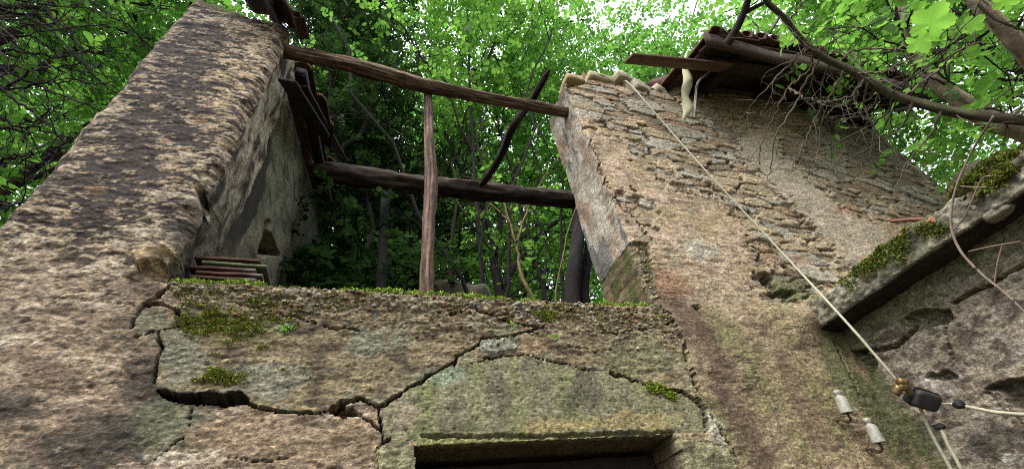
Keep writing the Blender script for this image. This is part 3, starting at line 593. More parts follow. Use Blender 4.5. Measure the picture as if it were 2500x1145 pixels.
def c_inner(u, v):
    z = v * roof_z(u); P = np.stack([np.full_like(u, -0.8), u, z], -1); qx, qy = project(P)
    c = np.ones(u.shape + (3,)) * lin(146, 137, 110, K); n = fbm2(u * 5, z * 4, 4, 204)
    c = mix(c, lin(120, 112, 90, K), ss(0, .3, n)); c = mix(c, lin(52, 45, 38, K), 0.9 * inpoly(qx + 18 * n, qy, [(690, 215), (668, 330), (655, 420), (640, 500), (600, 560), (560, 640), (530, 690), (480, 690), (600, 380), (660, 215)])); c = mix(c, lin(120, 104, 86, K), .8 * ss(650, 635, qx) * ss(540, 600, qy + 30 * n)); c = mix(c, lin(64, 60, 46, K), .7 * ss(0.1, .35, fbm2(u * 3, z * 8, 4, 205)))  # the dark strip beside the reveal is shade painted into the plaster
    return mix(c, lin(60, 60, 46, K), 0.8 * ss(2.7, 3.6, u + .4 * n))  # painted darker towards the back, imitating the shade of the ivy
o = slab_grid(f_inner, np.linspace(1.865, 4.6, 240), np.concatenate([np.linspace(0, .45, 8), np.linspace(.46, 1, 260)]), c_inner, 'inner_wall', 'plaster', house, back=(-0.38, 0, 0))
o['label'] = 'grey plastered inner wall with a split and a dark gap'
def f_rear(u, v):
    top = np.interp(u, [-1.1, -0.4, 0.3, 0.8, 1.25, 1.6, 5.2], [4.9, 4.75, 4.78, 4.74, 4.70, 3.7, 3.2]) + 0.08 * fbm2(u * 4, u * 0 + .3, 4, 211)
    z = v * top; P = np.stack([u, np.full_like(u, 4.25), z], -1); n = fbm2(u * 3, z * 4, 4, 212)
    P[..., 1] -= 0.05 * n + 0.012 * fbm2(u * 15, z * 15, 3, 213) - 0.12 * ss(.3, .6, blob(u, z, 0.15, 4.5, .3, .14) + .2 * n); return P
def c_rear(u, v):
    n = fbm2(u * 4, v * 14, 4, 214); c = np.ones(u.shape + (3,)) * lin(112, 106, 84, K); c = mix(c, lin(60, 62, 40, K), ss(-.05, .25, n)); return mix(c, lin(150, 140, 120, K), .5 * ss(.1, .3, -n))
slab_grid(f_rear, np.linspace(-0.79, 5.15, 300), np.linspace(0, 1, 160), c_rear, 'rear_wall', 'plaster', house, back=(0, 0.35, 0))
def block(mb, lo_, hi_, c, n=8, amp=0.0, seed=0):
    lo_, hi_ = np.asarray(lo_, float), np.asarray(hi_, float)
    for ax in range(3):
        for sgn in (0, 1):
            a, b = [(1, 2), (2, 0), (0, 1)][ax]
            uu, vv = np.meshgrid(np.linspace(0, 1, n), np.linspace(0, 1, n))
            P = np.zeros((n * n, 3)); P[:, a] = (lo_[a] + (hi_[a] - lo_[a]) * uu).ravel(); P[:, b] = (lo_[b] + (hi_[b] - lo_[b]) * vv).ravel(); P[:, ax] = (hi_ if sgn else lo_)[ax]
            if amp: P = P + amp * np.stack([fbm3(P[:, 0] * 9, P[:, 1] * 9, P[:, 2] * 9, 3, seed + k) for k in range(3)], 1)
            Fq = grid_faces(n, n); Fq = Fq if sgn else Fq[:, ::-1]
            cc = np.asarray(c) * (1 + .35 * fbm3(P[:, 0] * 12, P[:, 1] * 12, P[:, 2] * 12, 3, seed + 7))[:, None]
            mb.add(P, Fq, None, cc)
    return mb
block(MB(), (-0.79, 1.90, 2.36), (5.1, 4.22, 2.50), lin(96, 80, 60, K), 10).part('floor_slab', M['wood'], house)  # unseen upper floor, added to keep the doorway below dark
def f_end(u, v): P = np.stack([np.full_like(u, 4.74) , u, v * (3.2 + 0 * u)], -1); P[..., 0] += 0.03 * fbm2(u * 3, v * 9, 3, 221); return P
slab_grid(f_end, np.linspace(1.89, 4.22, 40), np.linspace(0, 1, 40), lambda u, v: np.ones(u.shape + (3,)) * lin(120, 104, 80, K), 'end_wall', 'plaster', house, back=(0.36, 0, 0))
fb = MB(); block(fb, (0.16, 1.66, 1.90), (1.115, 1.82, 2.018), lin(42, 32, 25, K), 16, 0.004, 3)
block(fb, (0.16, 1.70, 0.0), (0.235, 1.80, 1.90), lin(84, 60, 40, K), 10, 0.003, 4); block(fb, (1.04, 1.70, 0.0), (1.115, 1.80, 1.90), lin(84, 60, 40, K), 10, 0.003, 5)
fb.part('door_frame', M['wood'], house)['label'] = 'dark brown wooden door frame'
# ------------------------------------------------------------------ moss
def moss_part(pts, nrm, parent, name='moss', c1=(112, 130, 30), c2=(70, 84, 20), size=0.006, seed=0, k=1.25):
    n = len(pts); r = np.random.default_rng(seed)
    d = nrm + r.normal(0, 0.75, (n, 3)); d /= np.linalg.norm(d, axis=1)[:, None]
    s = np.cross(d, r.normal(0, 1, (n, 3))); s /= np.linalg.norm(s, axis=1)[:, None]
    L = size * r.uniform(0.7, 1.9, (n, 1)); Wd = size * r.uniform(.25, .5, (n, 1))
    V = np.stack([pts - s * Wd, pts + s * Wd, pts + d * L * .7 + s * Wd * .8, pts + d * L - s * Wd * .5], 1).reshape(-1, 3)
    Q = np.arange(4 * n).reshape(-1, 4); t = np.clip(r.normal(0.5, 0.3, (n, 1)), 0, 1)
    c = lin(*c1, k) * t + lin(*c2, k) * (1 - t); c = np.where(r.random((n, 1)) < .12, lin(150, 120, 50, 1.0), c)
    o = mk(name, V, Q, M['moss'], parent, np.repeat(c, 4, 0), False); o['kind'] = 'stuff'; return o
Gf = G.reshape(-1, 3); okf = exists.ravel()
def on_front(mask, n, seed, lift=0.0):
    r = np.random.default_rng(seed); w = (mask * exists).ravel(); dzr = np.gradient(zs)[:, None] * np.gradient(xs)[None, :]
    w = np.clip(w, 0, 1) * dzr.ravel(); w = w / w.sum(); k = r.choice(len(w), n, p=w); return Gf[k] + r.normal(0, .002, (n, 3)) + [0, -lift, 0]
ml = ss(0.42, 0.95, .55 * lump + .5 * n_fine + np.maximum.reduce([0.95 * blob(px, py, 545, 795, 105, 42, 8), 1.05 * blob(px, py, 545, 922, 66, 24), .8 * blob(px, py, 690, 790, 40, 20), .8 * blob(px, py, 455, 790, 40, 30), .75 * blob(px, py, 640, 745, 60, 20), .9 * blob(px, py, 1330, 770, 40, 22)]) + 0.5 * n_mid + .25 * lump) * (lab == 1)
pts = on_front(ml, 8500, 1); a1 = np.tile([0, -1, 0.5], (len(pts), 1))
moss_part(pts, a1, o_breast, c1=(124, 132, 46), c2=(76, 92, 28), size=0.0048, seed=11)['label'] = 'yellow green moss patches on the slab face'
r = np.random.default_rng(5); ue = r.uniform(XL, XR, 42000); de = np.abs(r.normal(0, 0.022, 42000)) * np.where(r.random(42000) < .5, 1, 2.4)
dens = ss(-0.12, 0.15, fbm2(ue * 4, ue * 0 + .4, 3, 231) + np.interp(ue, [-.7, -.45, -.1, 0.0, 0.75, 0.85, 1.2], [-.15, -.16, -.1, .14, .12, .0, .1])); kp = r.random(42000) < dens; ue, de = ue[kp], de[kp]
iz = np.interp(ue, xs, sill_z[0]); fy = np.array([0]); jx = np.clip(np.searchsorted(xs, ue), 0, nxx - 1)
ex_ = exists & (ZZ < 2.72); topi = nzz - 1 - np.argmax(ex_[::-1], axis=0) ; ptop = G[topi[jx], jx]
ml2 = ss(.1, .6, fbm2(XX * 7, ZZ * 8, 4, 233) + .5 * n_fine + .5 * topband + .6 * np.maximum(blob(px, py, 560, 800, 180, 80), blob(px, py, 540, 925, 110, 50)) - .35) * (lab == 1)
pt2 = on_front(ml2, 6500, 6); moss_part(pt2, np.tile([0, -1, .4], (len(pt2), 1)), o_breast, c1=(112, 116, 48), c2=(72, 78, 30), size=0.0045, seed=16)['label'] = 'thin scattered moss film on the slab face'
pe = np.stack([ue, ptop[:, 1] + de - 0.004, ptop[:, 2] + r.uniform(-.012, .008, len(ue)) + 0.012 * fbm2(ue * 12, de * 10, 2, 232)], 1)
moss_part(pe, np.tile([0, -0.35, 1.0], (len(pe), 1)), o_breast, c1=(136, 166, 56), c2=(88, 114, 34), size=0.009, seed=12)['label'] = 'bright green moss fringe along the top edge'
pts = on_front(ss(.45, .7, np.exp(-(pdist(px, py, [(1583, 944), (1645, 968)]) / 9.5) ** 2) + .2 * n_fine), 1500, 2); moss_part(pts, np.tile([0, -1, -.1], (1500, 1)), o_lint, c1=(126, 150, 36), c2=(82, 104, 24), size=0.008, seed=13)['label'] = 'small green moss tuft in the crack'
# loose pebbles standing out of the top of the breast wall
pb = MB(); r = np.random.default_rng(8)
pts = on_front(np.clip(topband, 0, 1) * (lab == 1), 420, 3)
for k, p_ in enumerate(pts):
    s_ = r.uniform(.004, .0085); c_ = [(190, 168, 134), (168, 128, 92), (160, 154, 142), (140, 104, 76), (200, 184, 152)][r.integers(5)]
    rock(pb, p_, (s_ * r.uniform(1, 1.6), s_, s_ * r.uniform(.6, .9)), k, lin(*c_, K * r.uniform(.6, 1.0)), r.uniform(0, 6), .2, .2, 6)
o = pb.part('pebbles', M['stone'], o_breast); o['kind'] = 'stuff'
# ------------------------------------------------------------------ the side wall with the concrete ledge
sw = thing('side_wall', (2.5, 0.5, 0), 'low cracked grey wall on the right, running towards the viewer under a concrete ledge', 'wall')
yv = np.concatenate([np.arange(1.53, 0.2, -0.0055), np.arange(0.2, -1.2, -0.03)]); zv = np.concatenate([np.arange(0, 1.6, 0.1), np.arange(1.62, 2.56, 0.005)])
YY, Z2 = np.meshgrid(yv, zv); Pw = np.stack([np.full_like(YY, 2.355), YY, Z2], -1); qx, qy = project(Pw)
qx = np.where(qx < 0, 5000, qx); sbig = fbm2(YY * 2.5, Z2 * 3, 4, 301); smid = fbm2(YY * 10, Z2 * 14, 4, 302); sfine = fbm2(YY * 45, Z2 * 60, 3, 303)
sx2, sy2 = qx + 7 * fbm2(YY * 22, Z2 * 22, 3, 304), qy + 7 * fbm2(YY * 22, Z2 * 22, 3, 305)
Q1, F1 = plates(YY, Z2, .055, .026, 81); Q2, F2 = plates(YY, Z2, .024, .012, 83); Q3, F3 = plates(YY, Z2, .011, .006, 85)
QT = .4 * Q1 + .36 * Q2 + .24 * Q3 - .5; QH = .5 * (Q1 - .5) * ss(0, .25, F1) + .36 * (Q2 - .5) * ss(0, .3, F2) + .18 * (Q3 - .5)
Hs = 0.014 * sbig + 0.004 * smid + 0.0015 * sfine + 0.006 * QH
Cs_ = np.ones(YY.shape + (3,)) * lin(162, 146, 127, K); Cs_ = mix(Cs_, lin(112, 96, 86, K), ss(0, .28, smid)); Cs_ = mix(Cs_, lin(168, 154, 146, K), .6 * ss(.05, .3, fbm2(YY * 6, Z2 * 12, 4, 307))); Cs_ = mix(Cs_, lin(84, 72, 62, K), .8 * ss(.08, .3, fbm2(YY * 14, Z2 * 24, 5, 308)))
Cs_ = mix(Cs_, lin(62, 58, 50, K), .75 * ss(.35, .8, np.maximum(blob(qx, qy, 2240, 1060, 120, 60), blob(qx, qy, 2440, 1080, 110, 50)) + .5 * smid))
hl = [[(2205, 780), (2225, 760), (2270, 750), (2318, 752), (2328, 775), (2310, 795), (2250, 800), (2215, 797)], [(2262, 922), (2270, 908), (2310, 903), (2340, 912), (2338, 926), (2310, 934)], [(2400, 950), (2440, 930), (2560, 905), (2560, 1010), (2470, 1000), (2450, 965)], [(2062, 880), (2100, 852), (2140, 868), (2146, 900), (2120, 940), (2090, 930)], [(2145, 850), (2190, 830), (2215, 800), (2200, 840)]]
hd = [0.05, 0.03, 0.06, 0.05, 0.03]
for p_, d_ in zip(hl, hd):
    q_ = inpoly(sx2, sy2, p_); ed = pdist(sx2, sy2, p_ + p_[:1]); Hs -= q_ * d_ * ss(0, 7, ed); Hs += q_ * .02 * (smid + sfine); Cs_ = mix(Cs_, lin(112, 104, 84, K), .8 * q_)
for p_, w_, d_ in [([(2325, 740), (2370, 715), (2425, 690), (2460, 668), (2560, 615)], 6, .05), ([(2060, 875), (2110, 855), (2180, 850), (2240, 800)], 6, .05), ([(2310, 800), (2318, 850), (2330, 880)], 3, .025), ([(2140, 860), (2180, 850), (2220, 820)], 3, .02), ([(2180, 1010), (2190, 1090), (2215, 1150)], 4, .03), ([(2410, 955), (2450, 1000), (2500, 1040)], 4, .02)]:
    Hs -= d_ * ss(1, .5, pdist(sx2, sy2, p_) / (w_ * (1 + .6 * smid)))
Cs_ = mix(Cs_, lin(196, 186, 174, K), .8 * ss(.45, .7, blob(qx, qy, 2055, 842, 34, 36) + .3 * smid)); Cs_ = mix(Cs_, lin(150, 148, 96, K), .7 * ss(.5, .8, blob(qx, qy, 2110, 770, 50, 30) + .4 * smid))
Cs_ = mix(Cs_, lin(112, 116, 80, K), .7 * ss(2.28, 2.48, Z2 + .08 * sbig)); Cs_ = mix(Cs_, lin(86, 90, 48, K), .85 * ss(.06, 0, np.abs(YY - 1.5) - .06 + .06 * smid) )
Cs_ = mix(Cs_, lin(200, 192, 182, K), .7 * ss(.5, .8, blob(qx, qy, 2460, 1120, 22, 22) + .2 * smid) + .5 * ss(.5, .8, blob(qx, qy, 2275, 935, 30, 14) + .3 * smid))
Cs_ = Cs_ * np.clip(1 + .9 * QT + .45 * fbm2(YY * 50, Z2 * 100, 4, 309, .7), .35, 1.7)[..., None]; Cs_ = Cs_ * (1 - .4 * ss(.07, 0, F2) * ss(.4, .6, Q1))[..., None]
Hs -= 0.10 * np.exp(-((1.53 - YY) / 0.05)) * -1 * ss(2.5, 2.3, Z2)        # plaster fillet in the corner
Pw[..., 0] = 2.355 - Hs
mkw = mk('plaster_face', Pw.reshape(-1, 3), grid_faces(*YY.shape)[:, ::-1], M['plaster'], sw, Cs_.reshape(-1, 3)); mkw['label'] = 'cracked purplish grey plaster face with hollows'
block(MB(), (2.42, -1.2, 0), (2.72, 1.46, 2.56), lin(110, 96, 80, K), 12).part('masonry_core', M['stone'], sw)
# ledge: a profile swept along the wall
prof = np.array([(2.45, 2.512), (2.36, 2.514), (2.28, 2.516), (2.215, 2.52), (2.200, 2.53), (2.198, 2.56), (2.200, 2.60), (2.203, 2.635), (2.215, 2.652), (2.26, 2.662), (2.35, 2.668), (2.5, 2.672), (2.72, 2.672)])
tt = np.linspace(0, len(prof) - 1, 90); pxz = np.stack([np.interp(tt, np.arange(len(prof)), prof[:, k]) for k in (0, 1)], 1)
yl = np.arange(1.53, -1.2, -0.008); A_, B_ = np.meshgrid(np.arange(90), yl)
Pl = np.stack([pxz[A_, 0], B_, pxz[A_, 1]], -1); nl = fbm3(Pl[..., 0] * 7, B_ * 5, Pl[..., 2] * 7, 4, 311); nf = fbm3(Pl[..., 0] * 40, B_ * 40, Pl[..., 2] * 40, 3, 312)
dsp = 0.032 * nl + 0.011 * nf; Pl[..., 0] -= dsp * ((A_ > 22) & (A_ < 62)); Pl[..., 2] += dsp * (A_ > 52) * 1.3 - 0.4 * dsp * (A_ < 22)
br_ = ss(.25, .6, fbm2(B_ * 3, B_ * 0 + .5, 3, 313)) * ss(44, 58, A_); Pl[..., 0] += .045 * br_
Cl_ = np.ones(Pl.shape) * lin(150, 142, 124, K); Cl_ = mix(Cl_, lin(112, 112, 80, K), ss(-.02, .3, nl)); Cl_ = mix(Cl_, lin(84, 74, 58, K), .8 * ss(.05, .3, -nl)); Cl_ = mix(Cl_, lin(34, 33, 26, K), .95 * ss(27, 22, A_)); Cl_ = mix(Cl_, lin(56, 52, 40, K), .75 * ss(.02, .3, fbm3(Pl[..., 0] * 16, B_ * 9, Pl[..., 2] * 22, 4, 315))); Cl_ = Cl_ * np.clip(1 + .9 * nf, .4, 1.6)[..., None]  # underside painted near black, standing in for the shade below the ledge
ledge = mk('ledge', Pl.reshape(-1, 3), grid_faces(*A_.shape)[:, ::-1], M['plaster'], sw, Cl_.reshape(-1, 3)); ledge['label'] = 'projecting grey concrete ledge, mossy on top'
# moss on the ledge face and cushions on its top
Lf = Pl.reshape(-1, 3); lx, ly = project(Lf); lx = np.where(Lf[:, 1] < .1, -99, lx)
mk_ = np.maximum.reduce([blob(lx, ly, 2120, 640, 75, 40, -35), .9 * blob(lx, ly, 2190, 600, 50, 50, -35), .7 * blob(lx, ly, 2070, 690, 50, 26), .8 * blob(lx, ly, 2290, 560, 60, 30), .9 * blob(lx, ly, 2420, 430, 110, 60, -35)]) + .6 * nl.ravel() + .3 * nf.ravel()
w_ = ss(.40, 1.1, mk_) * (A_.ravel() > 30); r = np.random.default_rng(9); kk = r.choice(len(w_), 9000, p=w_ / w_.sum())
moss_part(Lf[kk] + r.normal(0, .004, (9000, 3)), np.tile([-0.8, -.2, .8], (9000, 1)), ledge, c1=(100, 116, 40), c2=(58, 72, 22), size=0.008, seed=14)
def cushion(c, rad, n, seed, parent):
    r = np.random.default_rng(seed); d = r.normal(0, 1, (n, 3)); d[:, 2] = np.abs(d[:, 2]) * .9 - .15; d /= np.linalg.norm(d, axis=1)[:, None]
    rr = 1 + .35 * fbm3(d[:, 0] * 2 + seed, d[:, 1] * 2, d[:, 2] * 2, 3, seed); return np.asarray(c) + d * rr[:, None] * np.asarray(rad), d
cp, cn = [], []
for k, (x_, y_, X_, rad) in enumerate([(2405, 440, 2.33, (.07, .10, .05)), (2360, 465, 2.30, (.05, .06, .04)), (2440, 420, 2.32, (.07, .09, .06)), (2485, 405, 2.30, (.06, .08, .05)), (2420, 475, 2.26, (.05, .07, .035)), (2310, 555, 2.25, (.035, .04, .025)), (2465, 445, 2.25, (.06, .07, .04)), (2150, 640, 2.23, (.03, .05, .02))]):
    c_ = PX(x_, y_, X_); p_, d_ = cushion(c_, rad, 4200, 20 + k, ledge); cp.append(p_); cn.append(d_)
    mbk = MB(); rock(mbk, c_, np.array(rad) * .93, 40 + k, lin(74, 70, 34, 1.0), 0, .2, .1, 12); mbk.part('moss_cushion', M['moss'], ledge)
moss_part(np.concatenate(cp), np.concatenate(cn), ledge, c1=(104, 118, 40), c2=(56, 70, 22), size=0.008, seed=15)
# rubble lying on the ledge
for k, (x_, y_, X_, sz, c_, lb) in enumerate([(2440, 520, 2.24, (.035, .045, .018), (150, 140, 120), 'flat pale grey rubble stone on the ledge under the moss'), (2385, 510, 2.24, (.03, .03, .015), (160, 146, 122), 'small cream rubble stone at the lip of the ledge'), (2475, 395, 2.36, (.035, .04, .025), (150, 108, 92), 'pinkish rubble block above the moss cushions on the ledge'), (2278, 545, 2.22, (.028, .03, .02), (176, 120, 92), 'reddish brick lump where the ledge meets the masonry'), (2390, 440, 2.40, (.10, .10, .05), (70, 58, 46), 'dark earthy rubble block behind the moss on the ledge')]):
    mbk = MB(); rock(mbk, PX(x_, y_, X_), sz, 60 + k, lin(*c_, K), k, .25, .55, 14); mbk.thing('rubble_stone', M['stone'], lb, 'stone', 'rubble on the ledge')
mbk = MB(); a_, b_ = PX(2180, 540, 2.33), PX(2290, 534, 2.22); tube(mbk, catmull([a_, (a_ + b_) / 2 + [0, 0, .004], b_], 12), .016, 8, lin(128, 78, 58, K), .25, 20, 5, .4, .3, aspect=.55); mbk.thing('broken_board', M['wood'], 'short splintered reddish board poking out where the ledge meets the stone courses', 'board')
# ------------------------------------------------------------------ roof remnants (canal tiles on boards and rafters)
def tile_mesh(L=.42, r0=.085, r1=.070, th=.011, n=10, flip=False, seed=0):
    mb = MB(); r = np.random.default_rng(seed); us = np.linspace(0, 1, 8); th_ = np.linspace(-.05, np.pi + .05, n)
    def sh(dr):
        U, A = np.meshgrid(us, th_, indexing='ij'); rad = (r0 + (r1 - r0) * U + dr) * (1 + .02 * fbm2(U * 3, A, 2, seed))
        P = np.stack([np.cos(A) * rad, (U - .5) * L, np.sin(A) * rad * .8 * (-1 if flip else 1)], -1); return P.reshape(-1, 3)
    V = np.vstack([sh(0), sh(-th)]); N_ = 8 * n; Q = grid_faces(8, n); q = [Q, Q[:, ::-1] + N_]
    ring = np.concatenate([np.arange(n), n * np.arange(1, 8) + n - 1, 7 * n + np.arange(n - 2, -1, -1), n * np.arange(6, 0, -1)]); b = np.roll(ring, -1)
    q.append(np.stack([b, ring, ring + N_, b + N_], 1))
    c = lin(112, 66, 50, K) * (1 + .5 * fbm3(V[:, 0] * 14, V[:, 1] * 10, V[:, 2] * 14, 3, seed))[:, None]; c = mix1(c, lin(62, 56, 46, K), ss(.0, .3, fbm3(V[:, 0] * 9, V[:, 1] * 7, V[:, 2] * 9 + 5, 3, seed + 3)))
    return mb.add(V, np.concatenate(q), None, c)
tile_src = {}
def roof_tile(parent, loc, pitch, rot=0., roll=0., flip=False, v=0, name='roof_tile'):
    if (flip, v) not in tile_src:
        o = tile_mesh(flip=flip, seed=400 + v).part(name, M['tile'], None); tile_src[(flip, v)] = o.data
    else: o = bpy.data.objects.new(name, tile_src[(flip, v)]); col.objects.link(o)
    off = parent.get('_o', [0, 0, 0]) if parent else [0, 0, 0]
    o.parent = parent; o.location = np.asarray(loc) - np.asarray(off); o.rotation_euler = (pitch, roll, rot); return o
PITCH = math.atan(0.40)
def board(mb, a, b, w, t, c, seed, up=(0, 0, 1), n=24, warp=.004):
    """a plank from a to b, width w across, thickness t along up"""
    a, b = np.asarray(a, float), np.asarray(b, float); T = (b - a) / np.linalg.norm(b - a); up = np.asarray(up, float); S = np.cross(T, up); S /= np.linalg.norm(S); U = np.cross(S, T)
    ts = np.linspace(0, 1, n); r = np.random.default_rng(seed); wv = fbm2(ts * 3 + seed, ts * 0, 3, seed) * warp
    prof_ = np.array([(-.5, -.5), (-.2, -.5), (.2, -.5), (.5, -.5), (.5, .5), (.2, .5), (-.2, .5), (-.5, .5)]); P = []
    for k, t_ in enumerate(ts):
        jag = r.normal(0, .012) if k in (0, n - 1) else 0
        for pu, pv in prof_: P.append(a + (b - a) * t_ + T * (jag * (1 + pu)) + S * (pu * w + wv[k]) + U * (pv * t + wv[k] * .5))
    P = np.array(P); i, j = np.meshgrid(np.arange(n - 1), np.arange(8), indexing='ij'); j2 = (j + 1) % 8
    Q = np.stack([i * 8 + j, i * 8 + j2, (i + 1) * 8 + j2, (i + 1) * 8 + j], -1).reshape(-1, 4); caps = np.array([[0, 7, 6, 1], [1, 6, 5, 2], [2, 5, 4, 3]]); Q = np.vstack([Q, caps, caps[:, ::-1] + (n - 1) * 8])
    cc = np.asarray(c) * (1 + .35 * fbm3(P @ T * 3, P @ S * 40, P @ U * 40, 3, seed))[:, None]; mb.add(P, Q, None, cc); return mb
WOOD = lin(84, 63, 50, K); WOODD = lin(54, 41, 34, K)
# right-hand roof
roof = bpy.data.objects.new('roof', None); col.objects.link(roof); roof.parent = house; roof['_o'] = house['_o']; roof['label'] = 'sagging boarded eave with terracotta tiles on the right'
EY, EZ = 0.98, 5.12
def rz(y, x): return EZ + 0.40 * (y - EY) + float(np.interp(x, [2.2, 2.7, 3.3, 4.2, 5.1], [-.30, -.17, .02, .0, -.12]))
rr_ = random.Random(4)
for k in range(11):
    y0 = EY + 0.02 + k * 0.165; x0 = 2.36 + rr_.uniform(-.05, .14) + (0.22 if k in (3, 6) else 0); x1 = 5.05 + rr_.uniform(-.12, .12)
    xm = 3.7 + rr_.uniform(-.4, .4)
    board(MB(), (x0, y0, rz(y0, x0)), (xm - .006, y0, rz(y0, xm)), .155, .022, WOOD * rr_.uniform(.6, 1.15), 500 + k, (0, -.37, .93)).part('roof_board', M['wood'], roof, False)
    if k not in (2, 5): board(MB(), (xm + .006, y0, rz(y0, xm)), (x1, y0, rz(y0, x1)), .155, .022, WOODD * rr_.uniform(.6, 1.15), 520 + k, (0, -.37, .93)).part('roof_board', M['wood'], roof, False)
for k, x0 in enumerate((2.75, 3.45, 4.1, 4.7)):
    board(MB(), (x0, EY + .06, rz(EY, x0) - .055), (x0 + .02, 2.9, rz(2.9, x0) - .06), .075, .085, WOODD * .9, 540 + k, (0, -.37, .93)).part('rafter', M['wood'], roof, False)
board(MB(), (2.30, EY - .035, rz(EY, 2.3) - .02), (5.1, EY - .03, rz(EY, 5.1) - .02), .026, .12, lin(80, 60, 47, K), 550, (0, -.37, .93), 60, .03).part('fascia_board', M['wood'], roof, False)
a_, b_ = PY(1537, 143, 1.18), PY(1690, 158, 1.14); board(MB(), a_, b_ + (b_ - a_) * .6, .14, .022, lin(112, 82, 62, K), 551, (0, -.6, .8)).part('roof_board', M['wood'], roof, False)['label'] = 'reddish board jutting out to the left'
for c_ in range(14):
    x0 = 2.42 + c_ * 0.185
    for q_ in range(4):
        if (c_, q_) in ((1, 3), (5, 2), (6, 3), (9, 3), (10, 2), (12, 3), (13, 2), (13, 3)): continue
        y0 = EY + 0.10 + q_ * 0.36; roof_tile(roof, (x0 + rr_.uniform(-.012, .012), y0, rz(y0, x0) + .035 + .012 * q_ % .02), PITCH - .05 + rr_.uniform(-.03, .03), rr_.uniform(-.06, .06), rr_.uniform(-.08, .08), False, rr_.randrange(4))
        if q_ < 3: roof_tile(roof, (x0 + .0925, y0 - .03, rz(y0, x0) + .082), PITCH - .05, rr_.uniform(-.05, .05), 0, True, rr_.randrange(4))
r = np.random.default_rng(77); nq = 9000; qx_ = r.uniform(2.45, 5.0, nq); qy_ = EY + np.abs(r.normal(0, .10, nq)); dn = ss(-.1, .2, fbm2(qx_ * 3, qy_ * 3, 3, 78)); kq = r.random(nq) < dn; qx_, qy_ = qx_[kq], qy_[kq]
qz_ = np.array([rz(b, a) for a, b in zip(qx_, qy_)]) + .11 + .03 * r.normal(0, 1, len(qx_)) + .05 * fbm2(qx_ * 5, qy_ * 0, 3, 79)
moss_part(np.stack([qx_, qy_, qz_], 1), np.tile([0, -.4, .8], (len(qx_), 1)), roof, name='leaf_litter', c1=(74, 58, 40), c2=(44, 38, 28), size=0.022, seed=17)['label'] = 'dark leaf litter and moss lying along the eave tiles'
# left-hand roof strip over the pier and the inner wall
roof2 = bpy.data.objects.new('roof', None); col.objects.link(roof2); roof2.parent = house; roof2['_o'] = house['_o']; roof2['label'] = 'narrow strip of old tiles left on the pier and inner wall'
for k, (y0, z0, x0) in enumerate([(1.30, 4.46, -.80), (1.31, 4.47, -.62), (1.30, 4.48, -.98)]):
    pass
for q_ in range(2, 9):
    y0 = 1.40 + q_ * 0.33
    for c_ in range(4):
        x0 = -1.18 + c_ * 0.175 + rr_.uniform(-.02, .02) - (0.06 if q_ in (2, 5) else 0)
        z0 = 4.50 + 0.40 * (y0 - 1.36) + (0.22 if q_ < 2 else .16)
        roof_tile(roof2, (x0, y0, z0), PITCH - .04 + rr_.uniform(-.04, .04), rr_.uniform(-.1, .1), rr_.uniform(-.12, .12), c_ % 2 == 0, rr_.randrange(4))
def pantile(mb, c, W, L, seed, amp=.032, th=.013):
    U, Vv = np.meshgrid(np.linspace(-.5, .5, 26), np.linspace(-.5, .5, 10)); r = np.random.default_rng(seed)
    wv = amp * np.sin(U * 2 * np.pi * 1.15 + .4 * seed) + .006 * fbm2(U * 5, Vv * 5, 3, seed); ed = .025 * fbm2(U * 9, U * 0 + seed, 3, seed) * (np.abs(Vv) > .4) * np.sign(Vv)
    P = np.stack([U * W * (1 + .05 * Vv), Vv * L + ed, wv], -1).reshape(-1, 3); n_ = len(P); ring = np.concatenate([np.arange(26), 26 * np.arange(1, 10) + 25, 9 * 26 + np.arange(24, -1, -1), 26 * np.arange(8, 0, -1)]); b = np.roll(ring, -1)
    cp_, sp_ = math.cos(PITCH), math.sin(PITCH); ro = r.uniform(-.25, .1); cr_, sr_ = math.cos(ro), math.sin(ro)
    V = np.vstack([P + [0, 0, th / 2], P - [0, 0, th / 2]]); V = np.stack([V[:, 0] * cr_ - V[:, 1] * sr_, V[:, 0] * sr_ + V[:, 1] * cr_, V[:, 2]], 1); V = np.stack([V[:, 0], V[:, 1] * cp_ - V[:, 2] * sp_, V[:, 1] * sp_ + V[:, 2] * cp_], 1)
    nz = fbm3(V[:, 0] * 12, V[:, 1] * 12, V[:, 2] * 12 + seed, 3, seed); cc = mix1(lin(66, 40, 34, K) * (1 + .5 * nz)[:, None], lin(58, 52, 44, K), ss(0, .3, -nz))
    return mb.add(V + np.asarray(c), np.vstack([grid_faces(10, 26), grid_faces(10, 26)[:, ::-1] + n_, np.stack([b, ring, ring + n_, b + n_], 1)]), None, cc)
